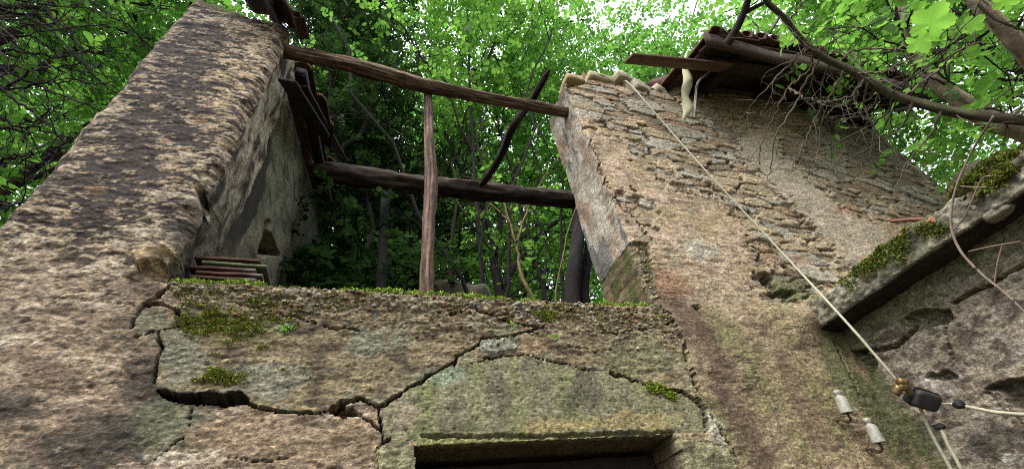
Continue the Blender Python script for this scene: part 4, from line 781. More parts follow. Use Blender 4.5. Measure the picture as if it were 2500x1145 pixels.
def wavy_tile(mb, a, b_, ext, seed, amp=.022, th=.014, per=1.3):
    U, Vv = np.meshgrid(np.linspace(0, 1, 30), np.linspace(0, 1, 9)); a, b_, ext = map(np.asarray, (a, b_, ext))
    wv = amp * np.sin(U * 2 * np.pi * per + seed) + .006 * fbm2(U * 5, Vv * 4, 3, seed); rag = 1 + .18 * fbm2(U * 6, U * 0 + seed, 3, seed + 1) * (Vv < .2)
    P = (a + (b_ - a) * U[..., None] + ext * ((Vv - .5) * rag)[..., None] + np.array([0, -.35, .94]) * wv[..., None]).reshape(-1, 3)
    nrm = np.cross(b_ - a, ext); nrm = nrm / np.linalg.norm(nrm) * th / 2; n_ = len(P); ring = np.concatenate([np.arange(30), 30 * np.arange(1, 9) + 29, 8 * 30 + np.arange(28, -1, -1), 30 * np.arange(7, 0, -1)]); r_ = np.roll(ring, -1)
    V = np.vstack([P + nrm, P - nrm]); nz = fbm3(V[:, 0] * 14, V[:, 1] * 14, V[:, 2] * 14 + seed, 3, seed); cc = mix1(lin(74, 46, 38, K) * (1 + .5 * nz)[:, None], lin(62, 58, 48, K), ss(0, .3, -nz))
    return mb.add(V, np.vstack([grid_faces(9, 30), grid_faces(9, 30)[:, ::-1] + n_, np.stack([r_, ring, ring + n_, r_ + n_], 1)]), None, cc)
for k, (pa, pb_, ext) in enumerate([((588, -18), (678, 30), (.01, .24, .17)), ((655, 14), (738, 58), (-.02, .22, .15)), ((560, -50), (655, -8), (0, .28, .16)), ((700, 40), (748, 78), (.0, .18, .10))]):
    wavy_tile(MB(), PY(*pa, 1.42), PY(*pb_, 1.42 + .01 * k), ext, 3 + k).part('roof_tile', M['tile'], roof2)
for k, x0 in enumerate((-1.05, -.68)): board(MB(), (x0, 1.75, roof_z(1.75) - .05), (x0 + .01, 4.5, roof_z(4.5) - .06), .07, .07, WOODD * .7, 560 + k, (0, -.37, .93)).part('rafter', M['wood'], roof2)
for k, (p_, q_) in enumerate([((700, 195), (790, 330)), ((735, 215), (840, 395))]):
    a_, b_ = PX(*p_, -.66), PX(*q_, -.60); board(MB(), a_, b_, .10, .02, WOODD * .8, 565 + k, (0, -.4, .9)).part('roof_board', M['wood'], roof2, False)
# ------------------------------------------------------------------ timbers
BARK = lin(128, 92, 66, K); BARK2 = lin(92, 64, 46, K)
def log(name, pts, r, lb, cat, n=70, c=BARK, c2=BARK2, seg=18, amp=.14, groove=.22, group=None, seed=0, aspect=1.0, m='bark'):
    mb = MB(); P = catmull(pts, n); tube(mb, P, r, seg, c, amp, 5, seed, .55, groove, True, c2=c2, aspect=aspect); return mb.thing(name, M[m], lb, cat, group)
P_ = [PY(640, 98, 1.62), PY(705, 128, 1.60), PY(860, 160, 1.60), PY(1020, 205, 1.60), PY(1180, 238, 1.60), PY(1345, 268, 1.60), PY(1400, 276, 1.60)]
log('roof_pole', P_, np.interp(np.linspace(0, 1, 300), [0, .3, .6, 1], [.047, .049, .045, .035]), 'long peeled brown pole spanning the upper opening from pier to wall', 'pole', 300, lin(138, 112, 88, K), lin(88, 66, 50, K), 40, .14, .34, seed=601)
P_ = [PY(1045, 222, 1.66), PY(1047, 330, 1.70), PY(1052, 430, 1.74), PY(1046, 560, 1.76), PY(1043, 640, 1.77), PY(1043, 730, 1.78), PY(1043, 730, 1.78) * [1, 1, 0] + [0, 0, 2.60]]
log('wooden_post', P_, np.interp(np.linspace(0, 1, 260), [0, .4, .75, 1], [.027, .036, .034, .030]), 'reddish brown upright post with flaking bark in the middle of the opening', 'post', 260, lin(136, 106, 90, K), lin(84, 62, 52, K), 34, .30, .36, seed=602)
P_ = [PY(770, 420, 3.0), PY(1000, 448, 3.0), PY(1180, 468, 3.0), PY(1420, 492, 3.0), PY(1500, 500, 3.0)]
log('roof_beam', P_, .105, 'dark horizontal beam at the back of the opening', 'beam', 200, lin(82, 62, 46, K), lin(46, 36, 28, K), 24, .16, .30, seed=603, aspect=.85)
P_ = [PY(1176, 452, 2.84), PY(1221, 384, 2.4), PY(1252, 312, 1.98), PY(1296, 250, 1.76), PY(1342, 170, 1.44)]
log('broken_rafter', P_, np.interp(np.linspace(0, 1, 40), [0, .5, .95, 1], [.034, .037, .026, .010]), 'charred black rafter leaning diagonally behind the pole', 'rafter', 40, lin(52, 40, 34, K), lin(34, 28, 26, K), 10, .25, .25, seed=604)
P_ = [PY(1412, 488, 3.06), PY(1410, 600, 3.0), PY(1398, 740, 2.95), PY(1398, 740, 2.95) * [1, 1, 0] + [0, 0, 2.49]]
log('dark_post', P_, .07, 'nearly black thick post under the right end of the beam', 'post', 30, lin(46, 36, 30, K), lin(32, 26, 22, K), 10, .06, .1, seed=605)
P_ = [PY(1447, 500, 3.2), PY(1440, 600, 3.15), PY(1428, 740, 3.1), PY(1428, 740, 3.1) * [1, 1, 0] + [0, 0, 2.49]]
log('dark_post', P_, .055, 'slimmer dark post half hidden by the pale reveal', 'post', 30, lin(50, 40, 34, K), lin(34, 28, 24, K), 10, .06, .1, seed=606)
P_ = [PY(942, 462, 3.25), PY(935, 580, 3.25), PY(930, 700, 3.25), PY(930, 700, 3.25) * [1, 1, 0] + [0, 0, 2.49]]
log('mossy_post', P_, .045, 'dim greenish post under the beam among the ivy', 'post', 30, lin(26, 26, 18, K), lin(20, 19, 14, K), 10, .2, .2, seed=607)
# stack of tiles behind the sill, on a bed of mortar
block(MB(), (-.72, 1.64, 2.60), (-.43, 1.93, 2.7335), lin(90, 78, 60, K), 10, .006, 77).part('mortar_bed', M['plaster'], house)
for k in range(5):
    mb = MB(); z0 = 2.742 + k * 0.0245; nb = 14; U, Vv = np.meshgrid(np.linspace(-.118, .118, 30), np.linspace(-.16, .16, nb))
    off = [0, .008, -.006, .010, -.004][k]; bow = .004 * np.cos(Vv * 9) + .004 * fbm2(U * 9, Vv * 9 + k, 2, 610)
    ctr = np.array([-.605 + 2.2 * off, 1.78, z0]); top_ = np.stack([U, Vv, bow + .0065], -1).reshape(-1, 3) + ctr; bot = np.stack([U, Vv, bow - .0065], -1).reshape(-1, 3) + ctr
    n_ = len(top_); ring = np.concatenate([np.arange(30), 30 * np.arange(1, nb) + 29, (nb - 1) * 30 + np.arange(28, -1, -1), 30 * np.arange(nb - 2, 0, -1)]); b = np.roll(ring, -1)
    Vt = np.vstack([top_, bot]); nz = fbm3(Vt[:, 0] * 20, Vt[:, 1] * 20, Vt[:, 2] * 30, 3, 611 + k); cc = lin(80, 46, 38, K) * (1 + .7 * nz)[:, None]; cc = mix1(cc, lin(112, 106, 100, K), .8 * ss(.05, .12, Vt[:, 0] - ctr[0] + .05 * nz) * (k < 4)); cc = mix1(cc, lin(84, 100, 54, K), .8 * (k == 3) * np.ones(len(Vt)) * ss(.13, .1, Vt[:, 0] - ctr[0]))
    mb.add(Vt, np.vstack([grid_faces(nb, 30), grid_faces(nb, 30)[:, ::-1] + n_, np.stack([b, ring, ring + n_, b + n_], 1)]), None, cc)
    mb.thing('stacked_tile', M['tile'], ['lowest dark red tile of the stack behind the mossy sill', 'second tile up in the stack beside the pier, grey with cobweb at its end', 'middle red tile of the stack beside the pier, cobwebbed at its end', 'green stained tile, second from the top of the stack beside the pier', 'topmost red tile of the stack beside the pier'][k], 'tile', 'stack of tiles on the sill')
# tile shards on the wall top
def shard(name, pts, Yv, th, c, lb, cat, m='tile', grp=None):
    """a broken flat piece: an outline with real thickness, standing where it stands"""
    P = np.array([PY(a, b, Yv) for a, b in pts]); n = len(P); ce = P.mean(0); mb = MB()
    Bk = P + [0, th, 0]; V = np.vstack([P, Bk, ce[None] + [0, -th * .6, 0], ce[None] + [0, th * 1.6, 0]]); a = np.arange(n); b = np.roll(a, -1)
    T = np.vstack([np.stack([a, b, np.full(n, 2 * n)], 1), np.stack([b + n, a + n, np.full(n, 2 * n + 1)], 1)]); Q = np.stack([b, a, a + n, b + n], 1)
    mb.add(V, Q, T, lin(*c, K)); return mb.thing(name, M[m], lb, cat, grp, smooth=False)
shard('tile_shard', [(1412, 206), (1416, 192), (1424, 174), (1434, 190), (1446, 198), (1446, 208)], 1.56, .03, (120, 62, 46), 'pointed red tile shard standing on the left end of the wall top', 'tile shard', grp='tile shards on the wall top')
shard('tile_shard', [(1568, 208), (1600, 192), (1638, 180), (1632, 212), (1612, 214)], 1.54, .03, (92, 52, 42), 'wide dark red tile shard on the wall top under the jutting board', 'tile shard', grp='tile shards on the wall top')
# coping stones lying along the wall top on the left
for k, (x_, y_, sz, c_) in enumerate([(1396, 212, (.085, .10, .045), (186, 160, 116)), (1455, 214, (.13, .12, .04), (196, 180, 140)), (1512, 209, (.10, .12, .05), (190, 178, 146)), (1550, 232, (.10, .12, .075), (176, 166, 140)), (1600, 238, (.09, .10, .06), (182, 168, 136)), (1648, 240, (.07, .10, .06), (170, 156, 128))]):
    c0 = PY(x_, y_, 1.58); mbk = MB(); rock(mbk, c0, sz, 640 + k, lin(*c_, K), .1 * k, .16, .72, 16, .35)
    mbk.thing('coping_stone', M['stone'], ['honey coloured rounded coping stone at the left corner of the wall top', 'long pale coping stone, second from the left corner of the wall top', 'pale coping stone with the cable draped over it', 'blocky grey coping stone just right of the cable', 'squat tan coping stone beside the dark gap in the wall top', 'small coping stone left of the hanging pale strip'][k], 'stone', 'loose coping stones')
# ------------------------------------------------------------------ cables, box, insulators, hanging strip, twig
def wire(name, pts, r, lb, cat, n=60, group=None, m='cable', parent=None):
    mb = MB(); q_ = catmull(pts, n); kk_ = np.arange(n) / 9.; q_ = q_ + .0022 * np.stack([fbm2(kk_, kk_ * 0 + len(pts) + j, 2, 720 + j) for j in range(3)], 1); tube(mb, q_, r, 8, (.5, .5, .4), .12, 40, 721); return mb.thing(name, M[m], lb, cat, group) if parent is None else mb.part(name, M[m], parent)
gl = PX(2203, 945, 2.13)
wire('cable', [PY(1480, 196, 1.75), PY(1520, 200, 1.52), PY(1545, 214, 1.46), PY(1700, 392, 1.43), PY(1900, 607, 1.42), PX(2050, 768, 2.10), PX(2150, 882, 2.10), gl], .0062, 'pale cable slanting from the wall top down to the black box', 'cable', 120)
camR, camU, camB = R[:, 0], -R[:, 1], -R[:, 2]                # only used to give the hanging box its tilted pose
bc = PX(2258, 976, 2.16)
th = math.radians(-16); ux = camR * math.cos(th) + camU * math.sin(th); nz_ = camB * .9 + np.array([0, 0, -.12]) + camR * -.1; nz_ /= np.linalg.norm(nz_); ux = ux - nz_ * (ux @ nz_); ux /= np.linalg.norm(ux); uy = np.cross(nz_, ux)
def rbox(mb, c, hx, hy, hz, rad, C_=(.1, .1, .1), n=5):
    """rounded box in the box frame"""
    ang = np.linspace(0, np.pi / 2, n); loop = []
    for k, (sx, sy) in enumerate(((1, 1), (-1, 1), (-1, -1), (1, -1))):
        for a in ang: aa = a + k * np.pi / 2; loop.append((sx * (hx - rad) + rad * math.cos(aa), sy * (hy - rad) + rad * math.sin(aa)))
    loop = np.array(loop); m_ = len(loop); rings = []
    for z_, ins in ((-hz, .35 * rad), (-hz + .3 * rad, 0), (hz - .5 * rad, 0), (hz - .15 * rad, .25 * rad), (hz, .7 * rad)):
        s_ = np.array([(hx - ins) / hx, (hy - ins) / hy]); l_ = loop * s_; rings.append(c + l_[:, :1] * ux + l_[:, 1:] * uy + z_ * nz_)
    V = np.vstack(rings + [rings[0].mean(0)[None], rings[-1].mean(0)[None]]); i, j = np.meshgrid(np.arange(len(rings) - 1), np.arange(m_), indexing='ij'); j2 = (j + 1) % m_
    Q = np.stack([i * m_ + j, i * m_ + j2, (i + 1) * m_ + j2, (i + 1) * m_ + j], -1).reshape(-1, 4); a = np.arange(m_); b = (a + 1) % m_; nr = len(rings)
    mb.add(V, Q, np.vstack([np.stack([b, a, np.full(m_, nr * m_)], 1), np.stack([(nr - 1) * m_ + a, (nr - 1) * m_ + b, np.full(m_, nr * m_ + 1)], 1)]), C_); return mb
jb = thing('junction_box', bc, 'black dusty plastic junction box hanging where the pale cables meet', 'junction box')
w2 = np.linalg.norm(PX(2258 + 37, 976, 2.16) - PX(2258 - 37, 976, 2.16)) / 2 * .95
rbox(MB(), bc - nz_ * .02, w2, w2 * .74, .020, .014).part('body', M['black'], jb); rbox(MB(), bc + nz_ * .008, w2 * .95, w2 * .69, .014, .016).part('lid', M['box'], jb)
rbox(MB(), bc - nz_ * .004, w2 * 1.04, w2 * .78, .004, .014).part('rim', M['black'], jb)
def rod(a, b, r, mat_, name, parent, seg=10): mb = MB(); tube(mb, np.linspace(a, b, 4), r, seg); return mb.part(name, M[mat_], parent)
gl_in = bc - ux * w2 - nz_ * .01
g1 = bc - ux * (w2 + .052) + uy * .030 - nz_ * .01
cg = rod(gl_in + ux * .01, g1 + ux * .02, .013, 'brass', 'cable_gland', jb); rod(g1 + ux * .024, g1 - ux * .005 - uy * .01, .019, 'brass', 'gland_nut', cg, 6); rod(g1 - uy * .006, g1 - uy * .045 - ux * .006, .0175, 'brass', 'gland_elbow', cg, 4); rod(g1 - ux * .012 + uy * .012, g1 + ux * .02 + uy * .016, .014, 'brass', 'gland_cap', cg)
ce_ = PX(2338, 986, 2.17); rod(bc + ux * w2, ce_, .005, 'porcelain', 'bare_wire', jb); mb = MB(); rock(mb, ce_ + ux * .006, (.022, .018, .016), 9, (.02, .02, .02), 0, .25, .2, 10); mb.part('cable_boot', M['black'], jb)
wire('cable', [ce_ + ux * .015, PX(2400, 1000, 2.17), PX(2450, 1008, 2.17), PX(2510, 1011, 2.17), PX(2640, 1000, 2.18)], .0065, 'pale cable running right from the junction box out of the picture', 'cable', 40)
p0 = PX(2254, 1013, 2.17); wire('cable', [bc - uy * w2 * .6 - nz_ * .012, p0, PX(2285, 1080, 2.18), PX(2325, 1150, 2.19), PX(2400, 1290, 2.2)], .0065, 'left one of two pale cables hanging below the junction box', 'cable', 40)
p1 = PX(2297, 1045, 2.2); wire('cable', [p1, PX(2308, 1070, 2.19), PX(2325, 1105, 2.19), PX(2350, 1150, 2.19), PX(2430, 1300, 2.2)], .0065, 'right one of two pale cables, hanging from a black splice under the box', 'cable', 40)
mb = MB(); rock(mb, p1 + [0.0, 0, .006], (.016, .02, .012), 3, lin(36, 26, 26), .5, .35, .2, 10); mb.thing('cable_splice', M['black'], 'black taped splice at the top of the right hanging cable', 'splice')
def lathe(mb, c, prof, seg=20, axis=np.array([0, 0, 1.0]), C_=(.5, .5, .5)):
    axis = axis / np.linalg.norm(axis); a = np.cross(axis, [0.3, 1, 0]); a /= np.linalg.norm(a); b = np.cross(axis, a); th_ = np.arange(seg) / seg * 2 * np.pi
    V = np.vstack([c + axis * z_ + r_ * (np.cos(th_)[:, None] * a + np.sin(th_)[:, None] * b) for r_, z_ in prof]); n = len(prof); i, j = np.meshgrid(np.arange(n - 1), np.arange(seg), indexing='ij'); j2 = (j + 1) % seg
    mb.add(V, np.stack([i * seg + j, i * seg + j2, (i + 1) * seg + j2, (i + 1) * seg + j], -1).reshape(-1, 4), None, C_); return mb
for k, (x_, y_, lb) in enumerate([(2056, 982, 'left and upper porcelain insulator, mossy white, in the wall corner'), (2131, 1052, 'right and lower porcelain insulator with a rusty hook, in the wall corner')]):
    c0 = PY(x_, y_, 1.40); t = thing('insulator', c0, lb, 'insulator', 'porcelain insulators in the corner'); s_ = 1.12
    ax_ = np.array([.05 * (k == 0), -.10, 1.0])
    prof_ = [(.0005, .046), (.010, .046), (.0135, .042), (.0135, .032), (.0105, .029), (.0105, .024), (.017, .020), (.0195, .014), (.0205, -.012), (.0225, -.036), (.0225, -.040), (.020, -.040), (.013, -.020), (.0005, -.018)]
    lathe(MB(), c0, [(a * s_, b * s_) for a, b in prof_], 24, ax_).part('cap', M['porcelain'], t)
    hk = [c0 + ax_ * -.02, c0 + ax_ * -.055, c0 + np.array([.004, .012, -.068]), c0 + np.array([0, .03, -.072]), c0 + np.array([0, .05, -.055]), c0 + np.array([0, .10, -.045])]
    mb = MB(); tube(mb, catmull(hk, 24), .0055, 8); mb.part('hook', M['iron'], t)
# pale torn strip hanging from the eave
ctr = [(1677, 128), (1672, 160), (1680, 195), (1673, 230), (1680, 262), (1668, 292)]; wd = [3, 10, 13, 15, 17, 4]; tw = [0, .3, -.2, .5, .1, .6]
P = catmull([PY(a, b, 1.22 + .02 * k) for k, (a, b) in enumerate(ctr)], 60); tq = np.linspace(0, 5, 60); wv = np.interp(tq, range(6), wd) / 330 * 1.0 * (1 + .12 * fbm2(tq * 3, tq * 0, 3, 700)); tv = np.interp(tq, range(6), tw)
S = camR[None, :] * np.cos(tv)[:, None] + np.array([0, 1, 0])[None, :] * np.sin(tv)[:, None]
L_, R_ = P - S * wv[:, None], P + S * wv[:, None]; bo = np.array([0, -.012, 0]) * np.sin(np.pi * 0.5); Mid = P + bo
th_ = np.array([0, .003, 0]); V = np.stack([L_, Mid, R_, R_ + th_, Mid + th_, L_ + th_], 1).reshape(-1, 3); i, j = np.meshgrid(np.arange(59), np.arange(6), indexing='ij'); j2 = (j + 1) % 6
single('hanging_strip', V, np.vstack([np.stack([i * 6 + j, i * 6 + j2, (i + 1) * 6 + j2, (i + 1) * 6 + j], -1).reshape(-1, 4), [[0, 5, 4, 1], [1, 4, 3, 2]]]), M['strip'], 'torn pale yellow strip hanging from the eave over the wall', 'strip')
mb = MB(); tube(mb, catmull([PY(1693, 288, 1.34), PY(1698, 240, 1.30), PY(1704, 202, 1.27), PY(1735, 172, 1.22), PY(1785, 119, 1.1)], 50), np.interp(np.linspace(0, 1, 50), [0, 1], [.011, .007]), 8, lin(190, 184, 168, K), .25, 14, 701, .3, .1); mb.thing('dead_twig', M['twig'], 'bent whitish dead twig beside the hanging pale strip', 'twig')
# ------------------------------------------------------------------ vegetation
def leaves(mb, C0, L, rng_, up=0.6, wide=.6, droop=0.0, nrm=None, dirs=None):
    n = len(C0)
    if nrm is None: nrm = rng_.normal(0, .75, (n, 3)); nrm[:, 2] += up
    nrm = nrm / np.linalg.norm(nrm, axis=1)[:, None]
    d = np.cross(nrm, rng_.normal(0, 1, (n, 3))) if dirs is None else dirs - nrm * (dirs * nrm).sum(1)[:, None]
    d /= np.linalg.norm(d, axis=1)[:, None]; d[:, 2] -= droop; d /= np.linalg.norm(d, axis=1)[:, None]
    s = np.cross(nrm, d); s /= np.linalg.norm(s, axis=1)[:, None]; l = L * rng_.uniform(.65, 1.35, (n, 1)); w_ = l * wide * .5 * rng_.uniform(.8, 1.2, (n, 1)); f = -nrm * w_ * .35
    V = np.stack([C0, C0 + d * l * .35 - s * w_ - f * .6, C0 + d * l * .72 - s * w_ * .8 - f * .6, C0 + d * l, C0 + d * l * .72 + s * w_ * .8 - f * .6, C0 + d * l * .35 + s * w_ - f * .6], 1).reshape(-1, 3)
    b = np.arange(n)[:, None] * 6; mb.add(V, np.vstack([b + [0, 3, 2, 1], b + [0, 5, 4, 3]])); return mb
def crown(centre, rad, n_clump, per, cl_r, L, seed, up=.6, wide=.6, shell=.5, droop=0., flat=.7):
    r = np.random.default_rng(seed); d = r.normal(0, 1, (n_clump, 3)); d /= np.linalg.norm(d, axis=1)[:, None]
    rr = (shell + (1 - shell) * r.random((n_clump, 1)) ** .6); cc = np.asarray(centre) + d * rr * np.asarray(rad) * (1 + .25 * r.normal(0, 1, (n_clump, 1)))
    # leaves sit in flat sprays: rows of leaves along little twigs
    spr = 9; cnt = r.poisson(per / spr, n_clump); own = np.repeat(np.arange(n_clump), cnt); S_ = len(own)
    s0 = cc[own] + r.normal(0, 1, (S_, 3)) * [cl_r, cl_r, cl_r * flat] * r.uniform(.6, 1.25, (n_clump, 1))[own]
    dv = r.normal(0, 1, (S_, 3)) * [1, 1, .45] + .5 * (s0 - cc[own]) / cl_r; dv /= np.linalg.norm(dv, axis=1)[:, None]; nv = r.normal(0, .38, (S_, 3)) + [0, 0, 1]; sv = np.cross(dv, nv); sv /= np.linalg.norm(sv, axis=1)[:, None]
    k_ = np.arange(spr); side = np.where(k_ % 2 == 0, 1, -1); t_ = (k_ + .5) * .42 * L
    p = s0[:, None] + dv[:, None] * t_[None, :, None] - [0, 0, 1] * (t_ ** 2 * 1.2 / L * .08)[None, :, None]
    ld_ = dv[:, None] * .55 + sv[:, None] * side[None, :, None] + r.normal(0, .28, (S_, spr, 3)); nn = nv[:, None] + r.normal(0, .30, (S_, spr, 3))
    mb = MB(); leaves(mb, p.reshape(-1, 3), L, r, up, wide, droop, nn.reshape(-1, 3), ld_.reshape(-1, 3)); return mb, cc
def limbs(mb, start, cc, seed, r0, c, n_b, thin=.006, sag=0.0):
    r = np.random.default_rng(seed); start = np.asarray(start)
    idx = r.choice(len(cc), min(n_b, len(cc)), replace=False)
    for k in idx:
        e = cc[k]; s0 = start[int(r.integers(len(start) // 3, len(start)))]; L = np.linalg.norm(e - s0); mid = (s0 + e) / 2 + r.normal(0, .10 * L, 3) + [0, 0, .08 * L - sag * L]
        P = catmull([s0, mid, e], 12); P[1:-1] += r.normal(0, .012 * L, (10, 3)); ra = r0 * r.uniform(.25, .55); tube(mb, P, np.linspace(ra, thin, 12), 6, c, capped=False)
        for q_ in range(4):
            a = P[int(r.integers(4, 11))]; b_ = a + r.normal(0, .3 * L / 2, 3) + [0, 0, .05]; tube(mb, catmull([a, (a + b_) / 2 + r.normal(0, .03 * L, 3), b_], 7), np.linspace(ra * .3 + .002, .002, 7), 4, c, capped=False)
TG = 'trees crowding behind the ruin'
def tree(name, base, bend, centre, rad, n_clump, per, cl_r, L, seed, lm, lb, r0=.12, bark=(64, 50, 38), up=.6, wide=.6, n_b=14, shell=.45, droop=0., flat=.7, grp=TG, cat='tree', parts=None):
    t = thing(name, base, lb, cat, grp); mb, cc = crown(centre, rad, n_clump, per, cl_r, L, seed, up, wide, shell, droop, flat); mb.part('crown', M[lm], t, False)
    tb = MB(); P = catmull([np.array(base) - [0, 0, .1]] + [np.array(b) for b in bend] + [np.array(centre)], 40); r = np.random.default_rng(seed + 1); P[2:-1] += r.normal(0, .012, (37, 3)); tube(tb, P, np.linspace(r0, r0 * .3, 40), 9, lin(*bark, K), .15, 3, seed, .4, .15)
    limbs(tb, P, cc, seed + 2, r0, lin(*bark, K), n_b); tb.part('trunk', M['bark'], t); return t
def at(x, y, Yv): return PY(x, y, Yv)
LF = 1.0
tree('ivy_clad_tree', (-1.0, 5.6, 0), [(-1.1, 5.6, 3)], (-1.0, 5.7, 7.6), (1.25, 1.2, 4.3), 190, 140, .30, .065, 801, 'ivy', 'dark ivy smothered tree in the back left corner of the ruin', .2, (44, 38, 30), .3, .85, 22, .2)
tree('ivy_clad_tree', (0.4, 5.5, 0), [(0.3, 5.5, 3)], (0.35, 5.9, 7.4), (1.0, .9, 1.9), 80, 170, .32, .065, 802, 'ivy', 'dark ivy mass hanging behind the upright reddish post', .12, (44, 38, 30), .3, .85, 10, .1)
tree('ivy_clad_tree', (-1.6, 4.9, 0), [(-1.4, 4.8, 4)], (-0.75, 4.55, 8.6), (.9, .8, 2.0), 60, 150, .30, .065, 803, 'ivy', 'dark leafy ivy above the tiles left on the inner wall', .1, (44, 38, 30), .3, .85, 8, .1)
tree('broadleaf_tree', (3.0, 7.2, 0), [(2.9, 7.0, 3.5)], (2.6, 7.0, 9.0), (2.7, 2.0, 3.8), 120, 110, .46, .10, 804, 'leaf', 'green broadleaf tree filling the middle of the opening above the beam', .055, (34, 28, 23))
tree('broadleaf_tree', (2.2, 4.6, 0), [(2.3, 4.8, 4)], (2.0, 5.0, 11.5), (2.8, 2.0, 2.6), 125, 110, .45, .10, 805, 'leaf_light', 'overarching tree whose leaves hang over the top of the opening', .055, (34, 28, 23))
tree('broadleaf_tree', (5.0, 10, 0), [(5, 9.6, 4)], (4.6, 9.8, 9.4), (3.2, 2.6, 5.4), 165, 120, .55, .12, 806, 'leaf_light', 'sunlit pale green tree furthest back in the opening', .16)
tree('broadleaf_tree', (-0.2, 8.4, 0), [(-.2, 8.4, 4)], (0.4, 8.4, 12.), (3.2, 2.2, 4.0), 150, 120, .5, .11, 807, 'leaf', 'tall tree rising behind the ivy clad corner', .055, (34, 28, 23))
tree('broadleaf_tree', (4.8, 5.6, 0), [(4.9, 5.4, 4)], (4.6, 4.9, 11.5), (2.0, 1.8, 2.4), 90, 110, .45, .10, 808, 'leaf', 'thin leaved tree against the white sky above the jutting board', .055, (34, 28, 23))
tree('broadleaf_tree', (-4.4, 5.0, 0), [(-4.4, 4.9, 4)], (-4.3, 4.8, 7.2), (2.0, 1.8, 3.2), 150, 130, .42, .085, 809, 'leaf_light', 'bright broadleaf tree behind the left pier', .12)
tree('broadleaf_tree', (-4.6, 3.2, 0), [(-4.5, 3.2, 4)], (-3.7, 3.3, 9.2), (1.8, 1.5, 2.2), 110, 120, .42, .085, 810, 'leaf', 'mid green broadleaf tree leaning over the top of the left pier', .12)
tree('broadleaf_tree', (-8.2, 8.5, 0), [(-8.2, 8.4, 4)], (-7.6, 8.2, 9.5), (3.4, 2.6, 6.0), 190, 130, .6, .14, 811, 'leaf', 'far broadleaf tree on the left edge', .2)
tree('broadleaf_tree', (9.0, 3.2, 0), [(9, 3.2, 4)], (8.8, 3.1, 7.2), (2.6, 2.2, 3.8), 230, 150, .5, .085, 812, 'leaf_light', 'bright leaved tree in the gap right of the masonry', .16)
tree('broadleaf_tree', (11.5, 7, 0), [(11.5, 7, 5)], (11.2, 6.8, 11.5), (4.4, 3.0, 5.5), 230, 130, .7, .125, 813, 'leaf', 'far tree above the tiled eave on the right', .22)
tree('broadleaf_tree', (7.0, 0.4, 0), [(7, .5, 3)], (6.8, .6, 7.9), (2.0, 1.2, 1.9), 150, 120, .42, .08, 814, 'leaf_light', 'near broadleaf tree over the side wall at the right edge', .1)
tree('broadleaf_tree', (6.2, 3.8, 0), [(6.1, 3.7, 5)], (6.0, 3.4, 9.8), (2.0, 1.5, 2.0), 120, 120, .42, .08, 815, 'leaf', 'tree arching above the sagging eave', .1)
tree('ivy_clump', (-.42, 3.5, 2.5), [(-.42, 3.5, 2.8)], (-.40, 3.55, 3.95), (.26, .55, 1.1), 60, 120, .16, .055, 820, 'ivy', 'dark ivy hanging over the inner wall under the left end of the beam', .02, (44, 38, 30), .3, .85, 8, .1, grp='ivy in the ruin', cat='ivy')
tree('ivy_clump', (.2, 4.1, 2.5), [(.2, 4.1, 3)], (.15, 4.15, 4.75), (.8, .2, .22), 26, 90, .16, .055, 821, 'ivy', 'low dark ivy draped over the top of the rear wall', .02, (44, 38, 30), .3, .85, 8, .1, grp='ivy in the ruin', cat='ivy')
tree('broadleaf_tree', (1.2, 3.9, 0), [(1.3, 4.6, 5)], (1.3, 3.6, 13.5), (3.6, 1.6, 1.4), 80, 110, .5, .10, 816, 'leaf_light', 'high tree closing the canopy straight above the pole', .055, (34, 28, 23))
tree('ivy_clad_tree', (-2.2, 5.2, 0), [(-2.0, 5.1, 5)], (-1.3, 4.7, 12.2), (1.1, .8, 2.0), 85, 130, .32, .07, 822, 'ivy', 'dark ivy top showing sky specks right of the tiles on the pier', .1, (44, 38, 30), .3, .85, 10, .1)
tree('broadleaf_tree', (3.4, 6.4, 0), [(3.4, 6.4, 3)], at(1290, 570, 5.6), (1.6, .6, 1.9), 60, 90, .40, .085, 823, 'leaf_light', 'bright backlit green young tree low at the right of the opening', .05, (34, 28, 23), n_b=12)
# ------------------------------------------------------------------ branches, stems and shrubs in front of and inside the ruin
def pd(pts, d):
    d = np.broadcast_to(np.asarray(d, float), (len(pts),)); return [PD(a, b, k) for (a, b), k in zip(pts, d)]
def twiggy(mb, P, r0, c, rng_, n_side, ln, droop=.25, dirv=None, depth=2, seg=5):
    """side twigs, twice forked, growing off a polyline"""
    P = np.asarray(P)
    for _ in range(n_side):
        k = int(rng_.integers(1, len(P))); a = P[k]; t = P[k] - P[k - 1]; t = t / (np.linalg.norm(t) + 1e-9)
        d = t * .6 + rng_.normal(0, .7, 3) + (0 if dirv is None else np.asarray(dirv)); d /= np.linalg.norm(d); l = ln * rng_.uniform(.35, 1.2)
        q = [a]
        for s in range(5): d = d + rng_.normal(0, .22, 3) + [0, 0, -droop * .3]; d /= np.linalg.norm(d); q.append(q[-1] + d * l / 5)
        q = catmull(q, 11); tube(mb, q, np.linspace(r0, r0 * .35, 11), seg, np.asarray(c) * rng_.uniform(.6, 1.35), capped=False)
        if depth > 1: twiggy(mb, q, r0 * .6, c, rng_, 3, l * .5, droop, None, depth - 1, 4)
r = np.random.default_rng(21)
limb = thing('overhanging_branch', PD(2650, 320, 2.9), 'dark mossy limb in front of the right eave, hung with bare dead twigs', 'branch')
lp = catmull(pd([(1855, -40), (1872, 5), (1915, 45), (1955, 95), (2010, 140), (2090, 180), (2180, 232), (2300, 268), (2400, 285), (2520, 297), (2660, 318)], 2.9), 90)
mb = MB(); tube(mb, lp, np.interp(np.linspace(0, 1, 90), [0, .3, .6, 1], [.013, .016, .021, .024]), 10, lin(66, 54, 40, K), .18, 9, 900, .4, .12, c2=lin(72, 70, 40, K)); mb.part('limb', M['bark'], limb)
